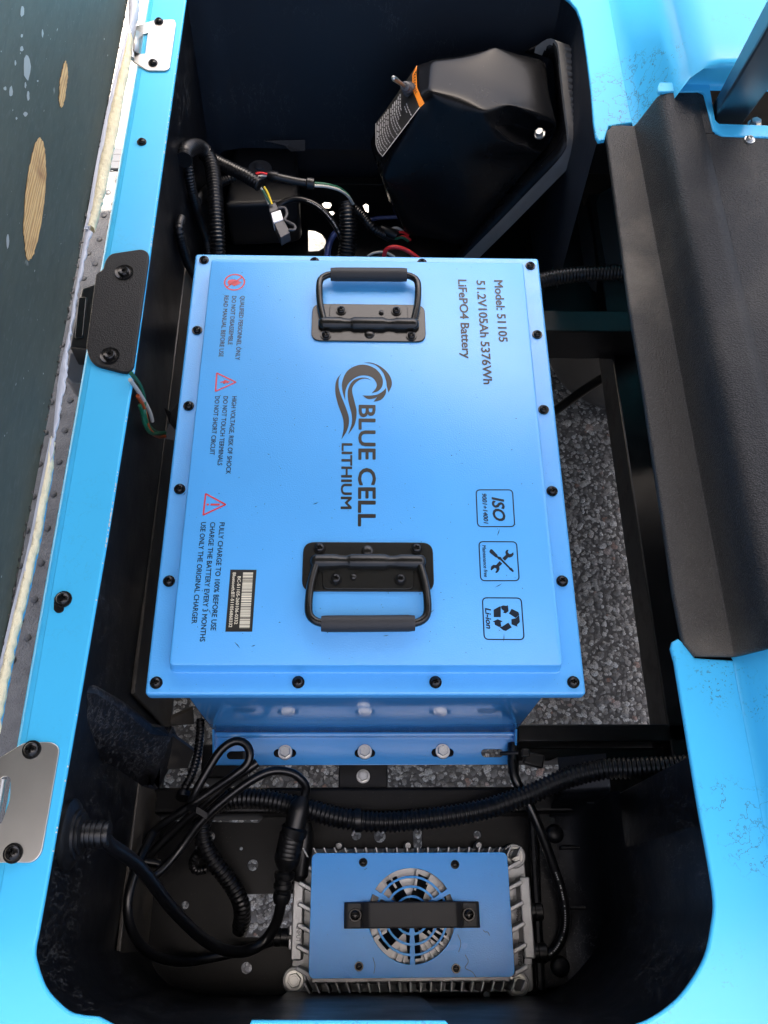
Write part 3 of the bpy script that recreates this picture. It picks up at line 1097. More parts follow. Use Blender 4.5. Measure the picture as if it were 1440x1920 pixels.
# ================================================================== REAR COVER MAT
mat_t = thing('rear_cover_mat', (0.35, 0.5, ZR), 'grained black vinyl cover with a raised step right of the battery', 'cover panel')
ml = [(1143, 238), (1137, 246), (1157, 400), (1184, 594), (1207, 733), (1232, 900), (1247, 993), (1263, 1110), (1277, 1177), (1282, 1205), (1303, 1230), (1370, 1228)]
zm = ZR + 0.003
edge = XY([(1137, 250), (1157, 400), (1184, 594), (1207, 733), (1232, 900), (1247, 993), (1263, 1110), (1277, 1180)], zm)
ridge_x = 0.2885
y0m, y1m = at(1330, 1230, zm).y, at(1170, 236, zm).y
low_l = XY([(1277, 1180), (1282, 1205), (1303, 1229)], zm)
hi_l = XY([(1137, 252), (1139, 243), (1146, 238)], zm)
def left_edge(y):
    pts = sorted([(p.y, p.x) for p in edge + low_l + hi_l])
    return float(np.interp(y, [p[0] for p in pts], [p[1] for p in pts]))
ys = list(np.linspace(y0m, y0m + 0.02, 7)) + list(np.linspace(y0m + 0.03, y1m - 0.012, 24)) + list(np.linspace(y1m - 0.01, y1m, 6))
zh = ZR + 0.052
far_edge = XY([(1226, 176), (1236, 172), (1306, 173), (1318, 178), (1335, 246), (1352, 256), (1440, 261), (1520, 266)], zh)
rows = []
for y in ys:
    xl = left_edge(y)
    rows.append([Vector((xl + 0.0003, y, zm - 0.007)), Vector((xl, y, zm - 0.002)), Vector((xl + 0.0008, y, zm - 0.0004)), Vector((xl + 0.002, y, zm)),
                 Vector((xl * 0.5 + 0.1435, y, zm + 0.0006)), Vector((0.2860, y, zm)), Vector((0.2880, y, zm + 0.0005)), Vector((0.2898, y, zm + 0.0045)),
                 Vector((0.2965, y, zm + 0.034)), Vector((0.2985, y, zm + 0.0415)), Vector((0.3010, y, zm + 0.0458)), Vector((0.3045, y, zm + 0.0480)), Vector((0.309, y, zh - 0.0002)), Vector((0.314, y, zh)), Vector((0.325, y, zh)), Vector((0.336, y, zh))])
fy = far_edge[1].y - 0.0005
dlo = at(1430, 1207, zh).y - at(1370, 1228, zm).y
for r_ in rows:
    for p in r_:
        h_ = max(0.0, (p.z - zm) / (zh - zm))
        w1 = min(1, max(0, (p.y - (y1m - 0.06)) / 0.06)); w0 = min(1, max(0, ((y0m + 0.06) - p.y) / 0.06))
        p.y += h_ * (w1 * w1 * (3 - 2 * w1) * (fy - y1m) + w0 * w0 * (3 - 2 * w0) * dlo)
me = loft(rows)
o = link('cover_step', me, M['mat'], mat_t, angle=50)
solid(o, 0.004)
# the flat part of the cover, cut round the post hole
ye = far_edge[-1].y
seam_y = at(1340, 250, zh).y
seam2_y = at(1420, 1061, zh).y
yl = y0m + 0.004
P1 = [Vector((0.3361, fy)), far_edge[2], far_edge[3], Vector((far_edge[3].x + 0.006, seam_y + 0.0006)), Vector((0.3361, seam_y + 0.0006))]
P2 = [Vector((0.3361, seam_y - 0.0004)), Vector((far_edge[4].x, seam_y - 0.0004)), far_edge[5], Vector((0.75, far_edge[5].y - 0.005)), Vector((0.75, seam2_y + 0.0005)), Vector((0.3361, seam2_y + 0.0005))]
P3 = [Vector((0.3361, seam2_y - 0.0004)), Vector((0.75, seam2_y - 0.0004)), Vector((0.75, y0m + dlo)), Vector((0.3361, y0m + dlo))]
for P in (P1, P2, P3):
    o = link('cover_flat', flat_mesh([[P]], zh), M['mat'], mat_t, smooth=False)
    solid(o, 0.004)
ms = screw_mesh(0.0052)
put('screw', ms, at(1405, 263, zh), mat_t, M['zinc'])

# ================================================================== WHEEL
wy = 0.830
wc = Vector((0.52, wy + 0.09, 0.225))
wheel = thing('wheel', (wc.x, wc.y, 0), 'black tyre and rim seen under the cover on the far side', 'wheel')
RX90 = Matrix.Translation(wc) @ Matrix.Rotation(math.radians(90), 4, 'X')
tp = [(0.135, 0.075), (0.142, 0.086), (0.160, 0.093), (0.185, 0.096), (0.205, 0.092), (0.218, 0.080), (0.224, 0.062), (0.225, 0.0), (0.224, -0.062), (0.218, -0.08), (0.205, -0.092), (0.16, -0.093), (0.135, -0.075)]
link('tyre', MB().lathe(tp, 72, RX90).me(), M['tyre_rubber'], wheel, angle=50)
rp_ = [(0.134, 0.074), (0.137, 0.084), (0.131, 0.086), (0.127, 0.078), (0.118, 0.070), (0.114, 0.058), (0.105, 0.052), (0.10, 0.045), (0.05, 0.030)]
link('rim', MB().lathe(rp_, 64, RX90).me(), M['strut_navy'], wheel, angle=30)

# ================================================================== BATTERY
BX0, BX1, BY0, BY1 = -0.1765, 0.1753, 0.1937, 0.6622
BY0, BY1 = BY0 - 0.0003, BY0 + 0.4685
BX0, BX1 = BX0, BX0 + 0.363
bx = [tuple(np.round(at(u, v, ZF), 4)) for u, v in ((270.5, 1304), (1098.5, 1301.5), (1010, 484.5), (367, 475))]
BX0 = (bx[0][0] + bx[3][0]) / 2; BX1 = (bx[1][0] + bx[2][0]) / 2
BY0 = (bx[0][1] + bx[1][1]) / 2; BY1 = (bx[2][1] + bx[3][1]) / 2
ZB = 0.374
bat = thing('battery_pack', (0.0, 0.43, ZB), 'large blue metal battery box with two black carry handles and printed lid', 'battery')
plate('lid_flange', [round_poly(rect(BX0, BX1, BY0, BY1), 0.0035, 4)], ZF, 0.0125, M['blue'], bat, bev=0.0022, res=3)
def rr(ins, r):
    return round_poly(rect(BX0 + ins, BX1 - ins, BY0 + ins, BY1 - ins), r, 5)
rows = [[Vector((p.x, p.y, z)) for p in rr(i, r)] for i, z, r in ((0.0180, ZF + 0.00005, 0.006), (0.0188, ZF + 0.0003, 0.006), (0.0193, ZF + 0.0012, 0.0055), (0.0204, ZP - 0.0013, 0.004), (0.0207, ZP - 0.0005, 0.004), (0.0216, ZP, 0.004))]
v = []; f = []
n = len(rows[0])
for r_ in rows: v += r_
for j in range(len(rows) - 1):
    for i in range(n):
        k = (i + 1) % n
        f.append((j * n + i, j * n + k, (j + 1) * n + k, (j + 1) * n + i))
f.append(tuple((len(rows) - 1) * n + i for i in range(n)))
link('lid_panel', mesh(v, f), M['blue'], bat, angle=60)
gx0, gx1 = -0.158, 0.1684
plate('case', [round_poly(rect(gx0, gx1, 0.1937, BY1 - 0.018), 0.0025, 4)], ZF - 0.012, ZF - 0.012 - ZB, M['blue_smooth'], bat, bev=0.0008)
# mounting bracket at the foot of the near face
zb = ZB + 0.0025
c1, c2 = at(403, 1436, zb), at(963, 1432, zb)
fy = (c1.y + c2.y) / 2
def sl(u, v, L, w):
    c = at(u, v, zb)
    return slot(c.x, c.y, L, w)
slots = [sl(448, 1416, 0.026, 0.0085), sl(534, 1412, 0.024, 0.0085), sl(684, 1412, 0.022, 0.0085), sl(830, 1411, 0.024, 0.0085), sl(923, 1412, 0.024, 0.0085)]
plate('bracket', [rect(gx0 + 0.001, gx1 - 0.001, fy, 0.1935)] + slots, zb, 0.0025, M['blue_smooth'], bat, bev=0.0006)
link('bracket_fold', MB().box(gx0 + 0.001, gx1 - 0.001, 0.1888, 0.1936, zb - 0.0005, zb + 0.009).me(), M['blue_smooth'], bat, smooth=False, bevel=0.0018, seg=3)
for x in (gx0 + 0.0012, gx1 - 0.0032):
    link('bracket_gusset', mesh([(x + a, y, z) for a in (0, 0.002) for y, z in ((0.1935, zb), (fy + 0.002, zb), (0.1935, zb + 0.022))],
         [(0, 1, 2), (3, 5, 4), (0, 3, 4, 1), (1, 4, 5, 2), (2, 5, 3, 0)]), M['blue_smooth'], bat, smooth=False)
bb = hexbolt_mesh(0.0078, True)
for i, (u, v_) in enumerate(((535, 1411), (684, 1410), (830, 1409))):
    put('bracket_bolt', bb, at(u, v_, zb + 0.003), bat, M['zinc'], rot=(0, 0, 0.3 + i))
# lid screws
scm = screw_mesh(0.0052)
for i, (u, v_) in enumerate([(382, 485), (369, 617), (353, 759), (336, 915), (316, 1088), (292, 1279), (995, 496), (1008, 625), (1020, 766), (1036, 919),
                            (1055, 1088), (1076, 1278), (559, 1278), (817, 1278)]):
    p = at(u, v_, ZF + 0.0025); p.z = ZF
    put('lid_screw', scm, p, bat, M['screw_black'], rot=(0, 0, i * 0.7))
for u in (590, 791):
    p = at(u, 487.5, ZF); p.y = BY1 - 0.009
    put('lid_screw', scm, p, bat, rot=(0, 0, u))

# --- carry handle, local frame: bail towards +Y
def handle_plate():
    W, Hh = 0.1125, 0.0455
    pl = plate_mesh([round_poly(rect(-W / 2, W / 2, -Hh / 2, Hh / 2), 0.010, 6)], 0.0018, 0.0018, 0.0005)
    return pl
hndl = {}
c_top = (at(588, 573, ZP) + at(794, 573, ZP) + at(588, 641, ZP) + at(794, 641, ZP)) / 4
c_bot = (at(570, 1019, ZP) + at(810, 1019, ZP) + at(570, 1109, ZP) + at(810, 1109, ZP)) / 4
def make_handle():
    o = bpy.data.objects.new('carry_handle', handle_plate())
    COL.objects.link(o)
    o.data.materials.append(M['handle_black_metal'])
    for p in o.data.polygons: p.use_smooth = True
    o.data.set_sharp_from_angle(angle=math.radians(40))
    mh = M['handle_black_metal']
    # upper leaf
    leaf = plate_mesh([round_poly([(-0.039, -0.001), (0.039, -0.001), (0.039, 0.0215), (-0.039, 0.0215)], [0.001, 0.001, 0.006, 0.006], 5)], 0.0034, 0.0016, 0.0005)
    link('leaf', leaf, mh, o, True, angle=40)
    # rolled barrel with two necks
    path = []; rad = []
    prof = [(-0.0495, 0.0040), (-0.047, 0.0064), (-0.044, 0.0070), (-0.0275, 0.0070), (-0.0245, 0.0060), (-0.019, 0.0056), (-0.0165, 0.0064), (-0.0145, 0.0072),
            (0.0145, 0.0072), (0.0165, 0.0064), (0.019, 0.0056), (0.0245, 0.0060), (0.0275, 0.0070), (0.044, 0.0070), (0.047, 0.0064), (0.0495, 0.0040)]
    for x, r in prof:
        path.append(Vector((x, -0.0035, 0.0028))); rad.append(r)
    bm_ = tube_mesh(path, rad, 20)
    for v_ in bm_.vertices:
        v_.co.z = max(v_.co.z, 0.0005)
    link('barrel', bm_, mh, o, True, angle=50)
    # bail
    z0, z1 = 0.0045, 0.0095
    P = [(-0.043, -0.0035, z0), (-0.0455, 0.004, z0 + 0.001), (-0.0485, 0.020, z0 + 0.003), (-0.0495, 0.038, z1), (-0.0480, 0.0475, z1), (-0.0420, 0.0525, z1), (-0.036, 0.0535, z1), (-0.02, 0.0537, z1)]
    P = P + [(-x, y, z) for x, y, z in P[::-1]]
    path = resample(spline([Vector(p) for p in P], 6), 0.003)
    link('bail', tube_mesh(path, [0.0034] * len(path), 14), mh, o, True, angle=60)
    gp = [Vector((x, 0.0536 + 0.0006 * math.sin((x + 0.038) * 20), z1)) for x in np.linspace(-0.0385, 0.0385, 15)]
    gr = [0.0064] + [0.0069] * 13 + [0.0064]
    link('grip', tube_mesh(gp, gr, 20), M['grip_rubber'], o, True, angle=40)
    for x, y in ((-0.0275, 0.0125), (0.0275, 0.0125)):
        put('screw', scm, (x, y, 0.0034), o, local=True, rot=(0, 0, x * 40))
    for x, y in ((-0.042, -0.0165), (0.042, -0.0165)):
        put('screw', scm, (x, y, 0.0018), o, local=True, rot=(0, 0, x * 30))
    put('rivet', MB().lathe([(0.0052, 0), (0.0048, 0.0012), (0.0034, 0.0022), (0.001, 0.0026)], 20).me(), (0.0008, -0.0145, 0.0016), o, mh, local=True)
    put('stop_pin', MB().lathe([(0.0026, 0), (0.0024, 0.0018), (0.001, 0.0026)], 14).me(), (0.0125, 0.0105, 0.0030), o, mh, local=True)
    return o
h1 = make_handle()
h1.parent = bat
h1.location = Vector((c_top.x, c_top.y, ZP)) - wloc(bat)
h2 = h1.copy(); COL.objects.link(h2)
for ch in h1.children:
    c_ = ch.copy(); COL.objects.link(c_); c_.parent = h2
h2.parent = bat
h2.location = Vector((c_bot.x, c_bot.y, ZP)) - wloc(bat)
h2.rotation_euler = (0, 0, math.pi)

# --- print on the lid (all at ZP + 0.25 mm)
zp = ZP + 0.00025
def lid_text(name, lines, mat, bold=0.0, shear=0.0, parent=bat, z=zp):
    V = []; F = []
    for s, b0, b1, cap in lines:
        p0, p1 = at(*b0, z), at(*b1, z)
        x = (p0.x + p1.x) / 2
        cw = (at(b0[0] + cap, b0[1], z) - p0).length
        tv, tf = text_verts(s, Vector((x, p0.y, z)), Vector((0, -1, 0)), Vector((1, 0, 0)), p0.y - p1.y, cw, bold, shear)
        k = len(V); V += tv; F += [tuple(i + k for i in q) for q in tf]
    return link(name, mesh(V, F), mat, parent, smooth=False)
lid_text('model_print', [('Model: 51105', (927, 525), (935, 641), 16), ('51.2V105Ah 5376Wh', (893.5, 525.5), (906, 720.5), 16), ('LiFePO4 Battery', (860, 524), (865.5, 672), 16)], M['print_sheen_brown'], 0.022)
lid_text('maker_print', [('BLUE CELL', (672.5, 759), (671, 987), 31.5)], M['print_sheen_brown'], 0.022)
lid_text('maker_print', [('LITHIUM', (640.8, 831), (638.5, 954.5), 20)], M['print_sheen_brown'], 0.022)
w = 8.2
lid_text('warning_print', [
    ('QUALIFIED PERSONNEL ONLY', (450.6, 554.7), (441.6, 675), w), ('DO NOT DISASSEMBLE', (435.2, 555), (427.2, 646.4), w), ('READ MANUAL BEFORE USE', (420.4, 554), (410.4, 669), w),
    ('HIGH VOLTAGE, RISK OF SHOCK', (435, 743), (423.8, 889), 8.6), ('DO NOT TOUCH TERMINALS', (419, 743), (407.8, 872.5), 8.6), ('DO NOT SHORT CIRCUIT', (403, 743), (393.8, 853), 8.6),
    ('FULLY CHARGE TO 100% BEFORE USE', (412.8, 979.4), (393.8, 1182), 9.4), ('CHARGE THE BATTERY EVERY 3 MONTHS', (395.2, 979), (373.6, 1203), 9.4), ('USE ONLY THE ORIGINAL CHARGER', (378, 979), (358, 1169.4), 9.4)], M['print_dark'], 0.012)
lid_text('approval_print', [('ISO', (920.5, 932), (926, 977), 23)], M['print_dark'], 0.028, 0.22)
lid_text('approval_print', [('9001+14001', (903.5, 925.5), (907, 982), 8.6)], M['print_dark'], 0.022, 0.2)
lid_text('maintenance_print', [('Maintenance free', (905, 1022), (907, 1082), 7)], M['print_dark'], 0.014, 0.18)
lid_text('chemistry_print', [('Li-ion', (909, 1140), (912, 1179), 11)], M['print_dark'], 0.026, 0.2)

def W2(L, z=zp):
    return [Vector((p.x, p.y)) for p in (at(u, v, z) for u, v in L)]
def ring_mesh(loop, w, z):
    """closed outline of width w, inward"""
    n = len(loop)
    area = sum(loop[i - 1].x * loop[i].y - loop[i].x * loop[i - 1].y for i in range(n))
    s = 1 if area > 0 else -1
    inner = []
    for i in range(n):
        a, b, c = loop[i - 1], loop[i], loop[(i + 1) % n]
        d = (c - a).normalized()
        nn = Vector((-d.y, d.x)) * s
        inner.append(b + nn * w)
    v = [(p.x, p.y, z) for p in loop] + [(p.x, p.y, z) for p in inner]
    f = []
    for i in range(n):
        k = (i + 1) % n
        q = (i, k, n + k, n + i)
        f.append(q if s > 0 else q[::-1])
    return mesh(v, f)
def join_me(list_me):
    v = []; f = []
    for me in list_me:
        k = len(v)
        v += [tuple(x.co) for x in me.vertices]
        f += [tuple(i + k for i in p.vertices) for p in me.polygons]
    return mesh(v, f)
# rounded frames of the three approval marks
def zi(x, y):
    return (x / 5.645 + 860, y / 5.645 + 890)
fr = []
for quad in (((178, 155), (575, 155), (600, 555), (195, 555)), ((208, 703), (618, 705), (648, 1128), (228, 1128)), ((245, 1297), (668, 1300), (700, 1752), (265, 1750))):
    L = W2([zi(*q) for q in quad])
    fr.append(ring_mesh(round_poly(L, 0.0046, 6), 0.0010, zp))
link('mark_frame', join_me(fr), M['print_dark'], bat, smooth=False)
# crossed spanner and screwdriver
def W3(L):
    return W2([zi(*q) for q in L])
shapes = [[W3([(325, 812), (335, 792), (352, 788), (410, 848), (414, 864), (446, 872), (456, 890), (548, 984), (562, 988), (586, 1020), (574, 1032), (536, 1004), (532, 992), (440, 902), (420, 896), (408, 878), (392, 876), (330, 826)])],
          [W3([(462, 884), (500, 848), (494, 818), (508, 796), (528, 794), (520, 820), (536, 840), (556, 838), (578, 820), (582, 846), (566, 868), (540, 878), (524, 876), (490, 912)])],
          [W3([(434, 914), (462, 942), (430, 974), (434, 1000), (418, 1030), (396, 1042), (388, 1032), (402, 1014), (400, 994), (382, 986), (358, 1004), (346, 1014), (338, 1004), (344, 972), (368, 954), (396, 956)])]]
link('spanner_mark', flat_mesh(shapes, zp), M['print_dark'], bat, smooth=False)
# three chasing arrows
shapes = [[W3([(372, 1508), (370, 1430), (438, 1392), (446, 1400), (446, 1508)])],
          [W3([(446, 1394), (470, 1384), (505, 1388), (522, 1382), (528, 1444), (500, 1468), (470, 1462), (482, 1444), (456, 1424)])],
          [W3([(532, 1470), (560, 1420), (632, 1454), (642, 1482), (602, 1516)])],
          [W3([(640, 1486), (648, 1560), (618, 1590), (624, 1610), (560, 1584), (558, 1530), (604, 1520)])],
          [W3([(360, 1556), (412, 1530), (466, 1552), (444, 1562), (452, 1606), (428, 1612), (384, 1590), (380, 1562)])],
          [W3([(432, 1614), (462, 1606), (526, 1566), (562, 1616), (500, 1654), (470, 1646)])]]
link('recycling_mark', flat_mesh(shapes, zp), M['print_dark'], bat, smooth=False)
# red warning marks
def z2(x, y):
    return (x / 4.68 + 350, y / 4.68 + 490)
def z3(x, y):
    return (x / 5.82 + 340, y / 5.82 + 900)
pc = at(439.7, 529, zp)
rx_, ry_ = abs(at(439.7 + 20, 529, zp).x - pc.x), abs(at(439.7, 529 + 15.8, zp).y - pc.y)
R_ = (rx_ + ry_) / 2
circ = [Vector((pc.x + R_ * math.cos(a), pc.y + R_ * math.sin(a))) for a in np.linspace(0, 2 * math.pi, 40, endpoint=False)]
red = [ring_mesh(circ, 0.0016, zp)]
d_ = Vector((math.cos(math.radians(42)), math.sin(math.radians(42))))
n_ = Vector((-d_.y, d_.x))
c2_ = pc.xy
red.append(flat_mesh([[[c2_ - d_ * R_ * 0.9 + n_ * 0.0007, c2_ - d_ * R_ * 0.9 - n_ * 0.0007, c2_ + d_ * R_ * 0.9 - n_ * 0.0007, c2_ + d_ * R_ * 0.9 + n_ * 0.0007]]], zp))
k_ = R_ / 95
def hz(L):
    return [Vector((c2_.x + (x - 420) * k_, c2_.y - (y - 183) * k_ * 1.2)) for x, y in L]
red.append(flat_mesh([[hz([(358, 186), (364, 166), (385, 158), (424, 157), (436, 166), (388, 208), (366, 204)])],
                      [hz([(398, 206), (440, 170), (462, 168), (466, 174), (446, 182), (482, 178), (484, 186), (450, 194), (476, 196), (474, 203), (440, 203), (456, 210), (430, 214), (428, 222), (410, 216)])]], zp))
for tri in ([z2(258, 970), z2(446, 1060), z2(246, 1150)], [z3(258, 136), z3(502, 268), z3(228, 396)]):
    red.append(ring_mesh(round_poly(W2(tri), 0.0022, 4), 0.0015, zp))
red.append(flat_mesh([[W2([z2(x, y) for x, y in ((290, 1058), (330, 1050), (326, 1038), (384, 1056), (352, 1072), (350, 1062), (332, 1070), (352, 1078), (318, 1070), (314, 1062), (300, 1066))])]], zp))
red.append(flat_mesh([[W2([z3(x, y) for x, y in ((318, 258), (420, 257), (420, 278), (318, 278))])], [[Vector(q) for q in circle(*at(*z3(288, 268), zp).xy, 0.0011, 12)]]], zp))
link('warning_mark', join_me(red), M['print_red'], bat, smooth=False)
# black serial label with bars
lab = W2([(432, 1068), (481, 1068.4), (472.8, 1184.4), (422.5, 1184.4)])
link('serial_label', flat_mesh([[lab]], zp), M['label_black'], bat, smooth=False)
zl = zp + 0.0002
b0, b1 = W2([(456, 1073.4), (474.9, 1073.6)], zl)
e0 = W2([(448.6, 1178), (467.5, 1178.6)], zl)
bars = []; y = b0.y; yend = e0[0].y; xa = (b0.x + e0[0].x) / 2; xb = (b1.x + e0[1].x) / 2
while y > yend:
    wbar = random.choice((0.0004, 0.0006, 0.0009, 0.0013))
    bars.append([[Vector((xa, y - wbar)), Vector((xb, y - wbar)), Vector((xb, y)), Vector((xa, y))]])
    y -= wbar + random.choice((0.00035, 0.0005, 0.0008))
link('barcode', flat_mesh(bars, zl), M['label_cream'], bat, smooth=False)
lid_text('serial_print', [('BC-51105-260106-0332', (446.8, 1080.5), (438.2, 1170.5), 5.9), ('Bluetooth:BT-511056860332', (437.3, 1073.6), (428.2, 1176.3), 5.9)], M['label_cream'], 0.016, z=zl)
# wave emblem
def z6(x, y):
    return (x / 5.4875 + 560, y / 5.4875 + 660)
def sm(L, n=5):
    """closed smooth outline; points tagged with a third value stay sharp"""
    out = []
    N = len(L)
    for i in range(N):
        p0, p1, p2, p3 = (Vector(L[(i + j) % N][:2]) for j in (-1, 0, 1, 2))
        if len(L[i]) > 2: p0 = p1
        if len(L[(i + 1) % N]) > 2: p3 = p2
        for k in range(n):
            s = k / n
            out.append(0.5 * ((2 * p1) + (p2 - p0) * s + (2 * p0 - 5 * p1 + 4 * p2 - p3) * s * s + (3 * p1 - p0 - 3 * p2 + p3) * s ** 3))
    return W2([z6(p.x, p.y) for p in out])
emb = [
    sm([(485, 183, 1), (425, 245), (410, 330), (430, 430), (485, 570), (518, 690), (500, 800), (440, 900, 1), (462, 790), (455, 680), (405, 540), (376, 400), (395, 275)]),
    sm([(480, 500, 1), (448, 390), (450, 300), (500, 195), (600, 138), (700, 134), (800, 180), (860, 265), (862, 345), (820, 400), (750, 424, 1), (795, 372), (800, 320), (755, 262), (680, 240), (600, 255), (520, 315), (482, 400)]),
    sm([(755, 297, 1), (700, 275), (630, 285), (570, 335), (550, 400), (575, 510), (597, 620), (575, 750), (508, 850, 1), (545, 740), (545, 640), (510, 500), (508, 390), (550, 305), (620, 268), (700, 266)]),
    sm([(665, 108, 1), (760, 112), (860, 160), (935, 240), (960, 330), (925, 418, 1), (906, 352, 1), (898, 290), (860, 200), (780, 130)]),
    sm([(898, 368, 1), (895, 430), (850, 490), (770, 512, 1), (808, 462, 1), (770, 480), (710, 482), (655, 446, 1), (740, 448), (810, 436), (868, 402)])]
link('wave_emblem', flat_mesh([[e] for e in emb], zp), M['print_sheen_brown'], bat, smooth=False)
# grit and fibres lying on the lid
gr = MB()
for i in range(210):
    u, v_ = random.uniform(340, 1040), random.uniform(500, 1240)
    p = at(u, v_, ZP + 0.0002)
    if not (BX0 + 0.03 < p.x < BX1 - 0.03): continue
    a = random.uniform(0, 6.28); L_ = random.choice((0.0003, 0.0004, 0.0005, 0.0008)); W_ = random.uniform(0.0002, 0.0004)
    gr.add([(L_, 0, 0), (0, W_, 0), (-L_, 0, 0), (0, -W_, 0), (0, 0, 0.0003)], [(0, 1, 4), (1, 2, 4), (2, 3, 4), (3, 0, 4)], Matrix.Translation(p) @ Matrix.Rotation(a, 4, 'Z'))
for (u, v_, L_, a) in ((592, 944, 0.003, 0.5), (724, 1192, 0.0025, 0.3), (346, 926, 0.002, 1.2), (393, 1146, 0.003, 2.2), (445, 1209, 0.004, 2.4), (935, 998, 0.004, 1.3), (935, 1098, 0.004, 0.6), (945, 1196, 0.004, 1.5), (808, 1148, 0.004, 0.7), (475, 1211, 0.002, 0.5)):
    p = at(u, v_, ZP + 0.0003)
    gr.add([(L_, 0, 0), (0, 0.0003, 0), (-L_, 0.0006, 0), (0, -0.0003, 0), (0, 0, 0.0005)], [(0, 1, 4), (1, 2, 4), (2, 3, 4), (3, 0, 4)], Matrix.Translation(p) @ Matrix.Rotation(a, 4, 'Z'))
tag(link('grit', gr.me(), M['print_dark'], bat, smooth=False), kind='stuff')

# ================================================================== CHARGER
ZC = 0.40
chg = thing('battery_charger', (0.05, 0.015, ZT), 'blue topped battery charger with round fan grille and finned grey casting', 'charger')
cq = [at(588, 1597, ZC), at(955, 1600, ZC), at(962, 1835, ZC), at(575, 1832, ZC)]
cx0, cx1 = (cq[0].x + cq[3].x) / 2, (cq[1].x + cq[2].x) / 2
cy1, cy0 = (cq[0].y + cq[1].y) / 2, (cq[2].y + cq[3].y) / 2
fc = at(772, 1716, ZC); fx, fyc = fc.x, fc.y
Rf = pxm(fc, 82)
def arc(r0, r1, a0, a1, n=10):
    out = []
    for i in range(n + 1):
        a = math.radians(a0 + (a1 - a0) * i / n); out.append(Vector((fx + r1 * math.cos(a), fyc + r1 * math.sin(a))))
    for i in range(n + 1):
        a = math.radians(a1 + (a0 - a1) * i / n); out.append(Vector((fx + r0 * math.cos(a), fyc + r0 * math.sin(a))))
    return out
gl = []
ring_w = Rf * 0.075
rads = [(0.93, 1.0)]
bands = [(0.84, 1.0), (0.63, 0.785), (0.42, 0.575), (0.24, 0.365)]
spokes = [30, 150, 270]
for r0, r1 in bands:
    for s0, s1 in ((30, 150), (150, 270), (270, 390)):
        g = math.degrees(Rf * 0.055 / (Rf * (r0 + r1) / 2))
        gl.append(round_poly(arc(Rf * r0, Rf * r1, s0 + g, s1 - g, 12), 0.0006, 2))
plate('top_cover', [round_poly(rect(cx0, cx1, cy0, cy1), 0.0065, 6)] + gl, ZC, 0.0022, M['blue_charger'], chg, bev=0.0006)
# folded sides of the cover
# casting
ca = M['cast_aluminium']
bq = [at(558, 1590, 0.345), at(985, 1590, 0.345), at(1000, 1862, 0.345), at(540, 1862, 0.345)]
ax0, ax1 = (bq[0].x + bq[3].x) / 2, (bq[1].x + bq[2].x) / 2
ay0, ay1 = (bq[2].y + bq[3].y) / 2, (bq[0].y + bq[1].y) / 2
plate('base_casting', [round_poly(rect(ax0, ax1, ay0, ay1), 0.006, 4)], 0.343, 0.010, ca, chg, bev=0.0012)
link('heat_sink_core', MB().box(cx0 + 0.001, cx1 - 0.001, ay0 + 0.010, ay1 - 0.010, 0.343, 0.378).me(), ca, chg, smooth=False, bevel=0.002)
nfx = 22
def one_fin(x, ya, yb_, lean):
    m_ = MB().add([(x - 0.0011 + a, y_, z) for z in (0.342, 0.392) for y_, c_ in ((ya, 0), (yb_, lean)) for a in (c_, c_ + 0.0022)],
                  [(0, 1, 3, 2), (4, 6, 7, 5), (0, 4, 5, 1), (2, 3, 7, 6), (0, 2, 6, 4), (1, 5, 7, 3)])
    link('cooling_fin', m_.me(), ca, chg, smooth=False, bevel=0.0005, seg=1)
for i in range(nfx):
    x = ax0 + 0.016 + (ax1 - ax0 - 0.032) * i / (nfx - 1)
    lean = 0.0105 * (i - nfx / 2) / nfx
    one_fin(x, ay1 - 0.012, ay1 - 0.003, lean)
    one_fin(x, ay0 + 0.012, ay0 + 0.003, -lean)
for i in range(6):
    y_ = ay0 + 0.020 + (ay1 - ay0 - 0.040) * i / 5
    for xm_, sg in (((ax0 + cx0) / 2 + 0.005, -1), ((ax1 + cx1) / 2 - 0.005, 1)):
        m_ = Matrix.Translation((xm_, y_, 0)) @ Matrix.Rotation(sg * 0.45, 4, 'Z')
        link('cooling_fin', MB().box(-0.009, 0.009, -0.0022, 0.0022, 0.342, 0.380, m_).me(), ca, chg, smooth=False, bevel=0.001, seg=2)
for s, xx in ((-1, ax0 + 0.006), (1, ax1 - 0.006)):
    link('end_block', MB().box(xx - 0.0055, xx + 0.0055, ay0 + 0.030, ay1 - 0.030, 0.342, 0.368).me(), ca, chg, smooth=False, bevel=0.0015)
for i, k in enumerate((0.19, 0.49, 0.80)):
    for yy in (ay1 + 0.002, ay0 - 0.002):
        link('lug', MB().lathe([(0.0045, 0.333), (0.0045, 0.346), (0.003, 0.349)], 14, Matrix.Translation((ax0 + (ax1 - ax0) * k, yy, 0))).me(), ca, chg)
# inside the grille: pale heat sink vanes and the fan
van = MB()
for i in range(36):
    a = 2 * math.pi * i / 36
    m_ = Matrix.Translation((fx, fyc, 0.378)) @ Matrix.Rotation(a, 4, 'Z')
    if random.random() < 0.3:
        continue
    van.box(Rf * random.uniform(0.5, 0.8), Rf * random.uniform(0.95, 1.12), -random.uniform(0.0007, 0.0016), 0.0009, 0.0, random.uniform(0.004, 0.013), m_)
link('heat_sink_vanes', van.me(), M['fan_vane'], chg, smooth=False)
fan = MB()
fan.lathe([(Rf * 0.34, 0.379), (Rf * 0.34, 0.393), (Rf * 0.30, 0.395)], 24, Matrix.Translation((fx, fyc, 0)))
for i in range(7):
    a = 2 * math.pi * i / 7 + 0.3
    m_ = Matrix.Translation((fx, fyc, 0.384)) @ Matrix.Rotation(a, 4, 'Z') @ Matrix.Rotation(math.radians(32), 4, 'X')
    fan.box(Rf * 0.30, Rf * 0.90, -0.007, 0.007, -0.0006, 0.0006, m_)
